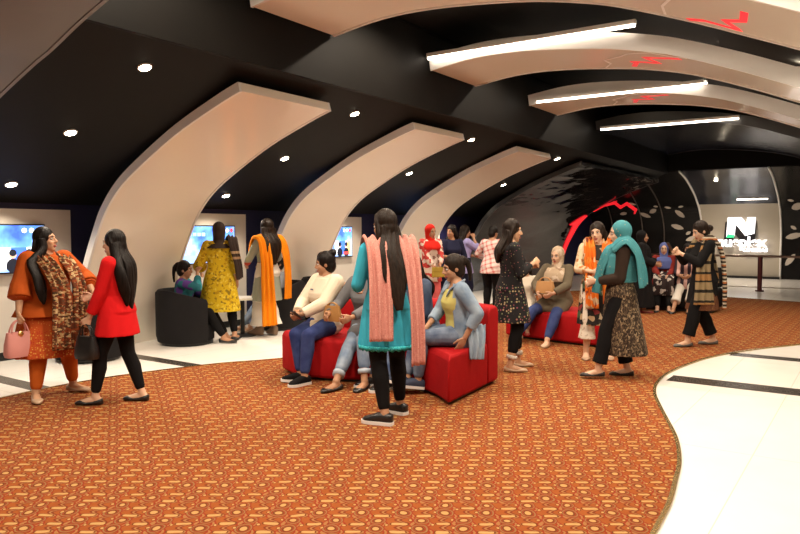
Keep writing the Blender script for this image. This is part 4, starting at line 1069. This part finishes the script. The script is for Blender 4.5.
p.scarf(TQ, [(-.10, .10, 1.30), (-.135, -.02, 1.40), (-.12, -.14, 1.28), (-.11, -.19, 1.1), (-.10, -.21, .94)], (.20, .30), 'scarf_end', up=[(-.3, .6, 1), (-.3, 0, 1), (-.4, -1, .4), (-.4, -1, 0), (-.4, -1, 0)])
p.scarf(TQ, [(.05, -.10, 1.34), (-.05, .10, 1.32), (-.06, .19, 1.16), (-.05, .23, 1.0), (-.05, .24, .86)], (.12, .13), 'scarf_end', up=[(0, -.4, 1), (-.2, .8, .7), (-.2, 1, 0), (-.2, 1, 0), (-.2, 1, 0)])
p.shoes(BLKSHOE, 'flat')
# -- walker with a shawl
p = Person((-1.86, 9.69), -96, 1.63, 'woman in a banded khaki shawl walking left while looking at her phone', SKIN_C, 1.02, lean=2, head=(-3, 20, 0), hip=(0, 0, .855), feet=[(-.07, .24, 0, 4, 0), (.08, -.19, 0, -8, 0)], hands=[(-.04, .33, 1.19), (.05, .34, 1.21)], elbows=[(-.6, -.6, -.7), (.6, -.6, -.7)], curl=(55, 60), voxel=.008)
p.trousers(BLK, .022, .93, .012)
p.top(BLK, .55, (.20, .19), .022, sleeve=.92, sgrow=.02, folds=.03)
p.top(dotted('brown_hem_cloth', (.12, .045, .02), [(.18, .08, .03), (.08, .03, .015)], 40, .3), .47, (.21, .20), .012, sleeve=0, folds=.03, neck=.15, name='underskirt')
SH = banded('khaki_shawl_cloth', [(0, (.020, .016, .012)), (.06, (.26, .19, .10)), (.32, (.02, .016, .012)), (.38, (.30, .16, .06)), (.60, (.02, .016, .012)), (.68, (.24, .18, .10)), (.95, (.02, .016, .012))], .36)
p.scarf(SH, [(-.10, .06, 1.36), (-.15, .04, 1.34), (-.185, .10, 1.1), (-.20, .11, .9), (-.205, .10, .72), (-.205, .10, .55)], (.10, .26), 'shawl', up=[(-.3, 0, 1), (-.7, .2, .7), (-1, .2, 0), (-1, .1, 0), (-1, .1, 0)])
p.scarf(banded('striped_fringe_cloth', [(0, (.42, .36, .28)), (.2, (.03, .02, .02)), (.4, (.35, .12, .04)), (.6, (.5, .45, .36)), (.75, (.04, .03, .02))], .11), [(-.09, .10, 1.34), (-.13, -.02, 1.40), (-.14, -.14, 1.25), (-.13, -.20, 1.0), (-.12, -.22, .75), (-.11, -.22, .48)], (.10, .16), 'shawl_end', up=[(-.3, .6, 1), (-.3, 0, 1), (-.5, -1, .4), (-.6, -1, 0), (-.6, -1, 0)])
p.scarf(SH, [(.10, .12, 1.26), (.14, 0, 1.39), (.13, -.13, 1.26), (.13, -.19, 1.0), (.12, -.2, .8)], (.12, .16), 'shawl_end', up=[(.3, .6, 1), (.3, 0, 1), (.4, -1, .4), (.5, -1, 0), (.5, -1, 0)], seed=1)
p.hair('lowbun', HAIRB)
p.shoes(plain('grey_flat_shoe', (.10, .09, .08), .5), 'flat')
phone(p, 0, 'dark phone in the hands of the walking woman in the shawl', .10, off=(.045, .03, .03), ang=60)
# -- black abaya
p = Person((-3.55, 13.0), 112, 1.47, 'woman in a black abaya and black headscarf standing at the back', SKIN_B, 1.05, feet=[(-.08, .0, 0, 5, 0), (.08, .06, 0, -5, 0)], hands=[(-.1, .24, .9), (.12, .24, .88)], voxel=.011)
p.trousers(BLK, .012)
p.top(cloth('black_crepe', (.012, .011, .012)), .10, (.25, .21), .026, sleeve=.95, sgrow=.03, sflare=.02, folds=.05, nf=8, name='abaya')
p.hijab(cloth('black_crepe', (.012, .011, .012)), .30)
p.shoes(plain('dark_red_shoe', (.22, .02, .02), .4), 'flat')
# -- back group, left
p = Person((-6.31, 10.19), 158, 1.575, 'woman in a red headscarf and pink trousers holding a yellow clutch', SKIN_B, 1.0, head=(14, 6, 0), feet=None, hands=[(-.06, .27, .90), (.02, .27, .80)], elbows=[(-.7, -.5, -.4), (.7, -.5, -.4)], curl=(60, 60), voxel=.010)
p.trousers(cloth('pink_cotton', (.62, .13, .13), .15), .014)
p.top(floral('red_white_print', [(4, (.66, .55, .48)), (2, (.50, .05, .045)), (1, (.25, .14, .11))], 18), .62, (.21, .17), .02, sleeve=.85, sgrow=.018, folds=.04)
p.hijab(cloth('red_chiffon', (.60, .020, .012), .15), .08, low=.04)
p.shoes(BLKSHOE, 'flat')
g = wl_(V((0, .36, .80)), p.xy, p.az); r = empty('clutch_bag', (g.x, g.y, g.z), RAD(34.2 - p.az)); s_ = MB(); s_.box((-.13, -.02, -.09), (.13, .02, .08)); obj('bag_body', s_, cloth('mustard_fabric', (.42, .30, .05), .3), r, bevel=.015); s_ = MB(); s_.box((-.132, .02, .01), (.132, .026, .082)); obj('flap', s_, cloth('mustard_fabric', (.42, .30, .05), .3), r, bevel=.004); tag(r, 'yellow clutch bag held by the woman in the red headscarf', 'bag')
p = Person((-6.10, 10.56), 160, 1.57, 'woman in dark navy standing right beside the red headscarf', SKIN_B, .95, head=(-60, 0, 0), hands=[(-.16, .16, .86), (.12, .28, 1.02)], elbows=[(-.7, -.5, -.4), (.7, -.5, -.4)], voxel=.011)
p.trousers(BLK, .014); p.top(cloth('dark_navy_cotton', (.016, .018, .045)), .5, (.22, .18), .02, sleeve=.62, sgrow=.018); p.hair('long', HAIR, .4, spread=.10); p.shoes(BLKSHOE, 'flat')
p = Person((-6.32, 11.40), 72, 1.57, 'woman in lavender at the back with a hand raised to her face', SKIN_B, .95, head=(0, 6, 0), hands=[(-.1, .28, 1.0), (.04, .17, 1.34)], elbows=[(-.6, -.5, -.6), (.5, .2, -1)], curl=(40, 70), voxel=.011)
p.trousers(cloth('dark_navy_cotton', (.016, .018, .045)), .02, .95, .02); p.top(cloth('lavender_cotton', (.36, .33, .62), .2), .70, (.20, .165), .018, sleeve=.75, sgrow=.02, name='shirt'); p.hair('long', HAIRB, .34, spread=.09); p.shoes(BLKSHOE, 'flat')
p = Person((-5.72, 11.3), 30, 1.56, 'person in a pink and white checked shirt behind the embroidered kurta', SKIN_B, 1.0, lean=6, head=(-20, 12, 0), hands=[(-.16, .24, .95), (.18, .22, .93)], elbows=[(-.9, -.4, -.2), (.9, -.4, -.2)], voxel=.011)
p.trousers(BLK, .02); p.top(plaid('pink_check', (.74, .62, .58), (.58, .13, .12), .08), .72, (.20, .165), .022, sleeve=.8, sgrow=.02, name='shirt'); p.hair('short', HAIR); p.shoes(BLKSHOE, 'flat')

# -- seated by the wall
def sit_feet(y, w=.10, z=0, yaw=8, pitch=0): return [(-w, y, z, yaw, pitch), (w, y, z, -yaw, pitch)]
p = Person((-7.60, 6.12), 84, 1.52, 'woman in teal and purple seated in a tub armchair, cheek on her hand', SKIN_B, 1.0, sit=True, hip=(0, -.06, .38), lean=4, head=(-6, 4, 0), feet=sit_feet(.50), hands=[(-.05, .34, .60), (.10, .17, .93)], elbows=[(-.8, -.4, -.3), (.7, .4, -.8)], curl=(40, 60), voxel=.010)
p.trousers(BLK, .014); p.top(floral('teal_purple_print', [(3, (.02, .13, .16)), (2, (.10, .04, .22)), (1, (.03, .22, .25))], 14), .3, None, .02, sleeve=.85, sgrow=.02, lap=.5, name='kameez'); p.hair('pony', HAIR, length=.14); p.shoes(BLKSHOE, 'flat')
p = Person((-7.60, 7.85), -136, 1.54, 'seated person in washed jeans hidden behind the woman in yellow', SKIN_B, 1.0, sit=True, hip=(0, -.06, .38), lean=6, feet=sit_feet(.58), hands=[(-.12, .32, .52), (.12, .32, .52)], voxel=.011)
p.trousers(JEANL, .016); p.top(cloth('grey_knit', (.20, .20, .21)), .3, None, .02, sleeve=.95, sgrow=.02, lap=.15, name='sweater'); p.hair('short', HAIR); p.shoes(BEIGESHOE, 'flat')
p = Person((-7.60, 8.95), 92, 1.56, 'person in a white shirt seated in a tub armchair seen from behind', SKIN_C, 1.0, sit=True, hip=(0, -.06, .40), lean=2, head=(-14, 8, 0), feet=sit_feet(.60), hands=[(-.12, .34, .60), (.12, .34, .60)], voxel=.011)
p.trousers(BLK, .016); p.top(cloth('white_shirting', (.68, .66, .62), .08), .3, None, .02, sleeve=.9, sgrow=.02, lap=.12, name='shirt'); p.hair('short', HAIR, vol=1.04); p.shoes(BLKSHOE, 'flat')
# -- front sofa
p = Person((-4.68, 5.53), 224, 1.58, 'girl in a cream hoodie with a hair bun seated on the red sofa', SKIN_B, 1.0, sit=True, hip=(0, 0, .535), lean=-2, head=(-42, 6, 0), feet=[(-.20, .44, .0, 0, 0), (-.06, .38, .0, -30, 4)], hands=[(-.03, .33, .66), (.07, .31, .67)], elbows=[(-.9, -.4, -.3), (.9, -.4, -.3)], knees=[(-.1, .6, 1), (.10, .6, 1)], curl=(60, 60), voxel=.0068)
p.trousers(JEAND, .014, .93); p.top(cloth('cream_fleece', (.72, .62, .48), .08), .3, None, .034, sleeve=.96, sgrow=.03, lap=.12, lapgrow=.012, name='hoodie')
mb = MB(); mb.tube([p.at(.50, -.075, -.09), p.at(.475, -.12, -.05), p.at(.46, -.13, 0), p.at(.475, -.12, .05), p.at(.50, -.075, .09)], [.02, .04, .045, .04, .02], 12); mb.tube([p.at(.49, .03, -.085), p.at(.50, -.05, -.09)], .028, 10); mb.tube([p.at(.49, .03, .085), p.at(.50, -.05, .09)], .028, 10); baked('hood', mb, .008, MATS['cream_fleece'], p.root)
p.hair('bun', HAIR); p.shoes(BLK, 'sneaker', SOLE)
mb = MB(); mb.box((-.02, 0, -.006), (.02, .004, .006)); o_ = obj('emblem', mb, plain('navy_print', (.02, .03, .12), .6), p.root); o_.location = p.at(.36, .158, .05)
phone(p, 1, 'dark phone in the hands of the girl in the cream hoodie', .08, off=(-.05, .02, .01), ang=40)
p = Person((-4.22, 5.67), 206, 1.58, 'girl in a grey sweater and cuffed jeans seated behind the turquoise kurta', SKIN_B, 1.0, sit=True, hip=(0, 0, .535), lean=8, feet=[(-.20, .48, 0, 0, 0), (.02, .63, .0, -16, 0)], hands=[(-.02, .40, .66), (.24, .40, .68)], curl=(50, 50), voxel=.008)
p.trousers(JEANL, .014, .90, cuff=denim('turned_denim', (.3, .36, .44), (.5, .55, .6))); p.top(cloth('grey_melange', (.16, .16, .17)), .3, None, .026, sleeve=.95, sgrow=.022, lap=.12, name='sweater'); p.hair('long', HAIR, .4); p.shoes(BLKSHOE, 'flat')
handbag(p, 1, 'small tan bag on the lap beside the turquoise kurta', cloth('tan_leather', (.36, .18, .06), .2, .5), .19, .15, .07, .03, None, loc=(wl_(V((.22, .36, .60)), p.xy, p.az)) + V((0, 0, .185)))
p = Person((-3.68, 5.82), 238, 1.57, 'girl in a dark denim jacket with loose black hair leaning on the sofa', SKIN_B, 1.0, sit=True, hip=(0, 0, .535), lean=12, head=(6, 8, 0), feet=[(-.12, .50, 0, 6, 0), (.10, .52, 0, -6, 0)], hands=[(-.10, .34, .68), (.08, .34, .68)], voxel=.008)
p.trousers(JEAN, .014, .95); p.top(denim('dark_jacket_denim', (.03, .045, .085), (.09, .12, .18)), .3, None, .03, sleeve=.95, sgrow=.026, lap=.12, name='jacket'); p.hair('long', HAIR, .42, spread=.11); p.shoes(BLKSHOE, 'sneaker', SOLE)
p = Person((-3.19, 5.67), 258, 1.585, 'girl in a light denim jacket and yellow shirt seated on the sofa end', SKIN_B, 1.0, sit=True, hip=(0, 0, .535), lean=5, side=-3, head=(2, 10, 0), feet=[(-.04, .40, .05, -4, 8), (.05, .48, .06, -4, 14)], hands=[(-.24, .02, .535), (.04, .30, .60)], elbows=[(-.5, -.9, .1), (.9, -.4, -.3)], knees=[(-.03, .55, 1), (.08, .6, 1)], curl=(12, 50), voxel=.0065)
p.trousers(denim('mid_blue_denim', (.05, .075, .14), (.24, .29, .37)), .014, .93)
YT = cloth('yellow_jersey', (.52, .46, .15), .12)
mb = MB(); p.torso(mb, .018, -.05, .47); baked('shirt', mb, .0075, YT, p.root, 2)
mb = MB(); rs_ = []
for d_, a_, b_ in ((-.10, .20, .15), (0, .195, .145), (.1, .175, .132), (.2, .162, .128), (.3, .165, .138), (.38, .168, .125), (.45, .15, .098), (.492, .095, .08)):
    c_ = p.at(d_, .004); oo, ii = [], []
    for j_ in range(41):
        q_ = RAD(142) + RAD(256) * j_ / 40
        oo.append(c_ + p.sr * (a_ * cos(q_) * (1 + .012 * sin(14 * q_ + d_ * 30))) + p.sf * (b_ * sin(q_))); ii.append(c_ + p.sr * ((a_ - .014) * cos(q_)) + p.sf * ((b_ - .014) * sin(q_)))
    rs_.append(oo + ii[::-1])
mb.rings(rs_); jk = obj('jacket', mb, JACK, p.root, smooth=True)
mb = MB(); p.arms(mb, .022, .80); mb.ell(p.sh[0] - p.up * .01, .072); mb.ell(p.sh[1] - p.up * .01, .072); baked('sleeves', mb, .0075, JACK, jk, 2)
mb = MB()
for sg_ in (-1, 1): mb.tube([p.at(.505, -.06, sg_ * .05), p.at(.49, .0, sg_ * .085), p.at(.44, .085, sg_ * .075), p.at(.38, .128, sg_ * .085)], [(.035, .012), (.04, .012), (.03, .01), (.008, .006)], 10, side=(sg_, .3, .3))
obj('collar', mb, JACK, jk, smooth=True)
p.scarf(JACK, [(-.17, -.10, .64), (-.24, -.09, .54), (-.27, -.085, .45), (-.275, -.08, .34)], (.18, .13), 'jacket_tail', up=[(-.5, 0, 1), (-1, 0, .6), (-1, 0, 0), (-1, 0, 0)], amp=.01)
p.hair('pony', HAIRB, length=.10); p.shoes(plain('navy_canvas', (.03, .04, .075), .8), 'sneaker', SOLE)
# -- rear bench
p = Person((-3.60, 9.12), 212, 1.58, 'seated woman in a beige headscarf and blue jeans on the rear bench', SKIN_C, 1.08, sit=True, hip=(0, 0, .53), lean=3, head=(-8, 4, 0), feet=[(-.08, .62, 0, 6, 0), (.32, .60, .05, -18, 0)], hands=[(-.06, .36, .66), (.16, .34, .66)], elbows=[(-.9, -.4, -.3), (.9, -.4, -.3)], knees=[(-.1, .6, 1), (.3, .6, 1)], voxel=.008)
p.trousers(JEAND, .016, .95); p.top(cloth('olive_beige_cotton', (.13, .105, .07)), .3, None, .028, sleeve=.95, sgrow=.024, lap=.62, lapgrow=.02, name='tunic')
p.hijab(floral('beige_scarf_print', [(3, (.42, .32, .22)), (1, (.28, .19, .13)), (1, (.52, .42, .32))], 24), .12, low=.06); p.shoes(BEIGESHOE, 'flat')
handbag(p, 1, 'tan handbag on the lap of the woman in the beige headscarf', cloth('camel_leather', (.45, .24, .10), .15, .5), .26, .16, .09, .05, None, loc=(wl_(V((.06, .33, .655)), p.xy, p.az)) + V((0, 0, .21)))
p = Person((-4.06, 9.14), 200, 1.18, 'child in white seated on the rear bench beside the beige headscarf', SKIN_C, 1.0, sit=True, hip=(0, .06, .49), lean=2, head=(6, 2, 0), feet=sit_feet(.42, .08, .09), hands=[(-.24, .18, .66), (.14, .26, .56)], elbows=[(-.5, -.8, -.3), (.6, -.7, -.4)], voxel=.008)
p.trousers(cloth('ivory_cotton', (.62, .55, .45), .12), .014, .93); p.top(cloth('ivory_cotton', (.62, .55, .45), .12), .3, None, .022, sleeve=.9, sgrow=.016, lap=.75, lapgrow=.014, name='dress'); p.hair('long', HAIRB, .3, spread=.085); p.shoes(plain('red_shoe', (.35, .04, .03), .4), 'flat')
# -- black bench at the back
p = Person((-3.36, 13.80), 200, 1.55, 'woman in a blue headscarf and dark red clothes seated at the back', SKIN_C, 1.05, sit=True, hip=(0, 0, .53), feet=sit_feet(.55), hands=[(-.08, .34, .64), (.08, .34, .64)], voxel=.012)
p.trousers(BLK, .016); p.top(cloth('maroon_cotton', (.22, .025, .02)), .3, None, .024, sleeve=.95, sgrow=.02, lap=.2, name='kameez')
p.scarf(floral('black_white_print', [(3, (.03, .02, .02)), (1, (.5, .46, .42))], 16), [(0, .14, .72), (0, .30, .665), (0, .44, .62), (0, .50, .45), (0, .50, .3)], .36, 'lap_cloth', up=[(0, 0, 1), (0, 0, 1), (0, .3, 1), (0, 1, .2), (0, 1, 0)])
p.hijab(cloth('slate_blue_chiffon', (.10, .13, .34), .2), .16); p.shoes(BLKSHOE, 'flat')
p = Person((-2.92, 13.78), 205, 1.56, 'person in a pink and black striped top with white trousers seated at the back', SKIN_B, 1.0, sit=True, hip=(0, 0, .53), lean=4, feet=[(-.05, .56, 0, 5, 0), (.20, .60, 0, -8, 0)], hands=[(-.05, .34, .66), (.10, .34, .66)], voxel=.012)
p.trousers(cloth('white_cotton', (.66, .62, .55), .12), .018, .9, .02); p.top(banded('pink_black_stripe', [(0, (.50, .30, .26)), (.5, (.03, .02, .03))], .12, 0), .3, None, .024, sleeve=.9, sgrow=.02, lap=.4, name='kameez'); p.hair('long', HAIR, .36); p.shoes(BLKSHOE, 'flat')
# ------------------------------------------------------------------ camera, world, exposure
cd = bpy.data.cameras.new('camera'); cam = bpy.data.objects.new('camera', cd); COL.objects.link(cam)
cd.sensor_width = 36; cd.lens = 705 / 800 * 36; cd.clip_start = .05; cd.clip_end = 100
cam.location = (0, 0, 1.5)
cam.rotation_euler = (RAD(90 - 3.004), 0, RAD(34.212))
scn.camera = cam
w = bpy.data.worlds.new('world'); scn.world = w; w.use_nodes = True
w.node_tree.nodes['Background'].inputs[0].default_value = (.02, .018, .016, 1)
vs = scn.view_settings
vs.view_transform = 'Standard'; vs.look = 'None'; vs.gamma = 1; vs.use_curve_mapping = False; vs.exposure = -.1
scn.cycles.use_denoising = True
scn.cycles.max_bounces = 8; scn.cycles.diffuse_bounces = 4; scn.cycles.sample_clamp_indirect = 4
# added unseen fill downlights in the vault between the ribs, over the carpet and behind the viewpoint
k = 0
for y in (-3.2, -.6, 1.4, 3.7, 6.75, 9.95, 13.2):
    for x in ((-4.3, -2.6, -.9) if y > 2 else (-3.8, -1.2)):
        zz = on_curve(x) + RT + .30
        downlight(x, y, 'added vault fill downlight, unseen above the ribs', 'added fill downlights in the hall vault', z=zz, tilt=False, power=(320 if y < 9 else 185) if y > 2 else 240, ang=150)
        k += 1
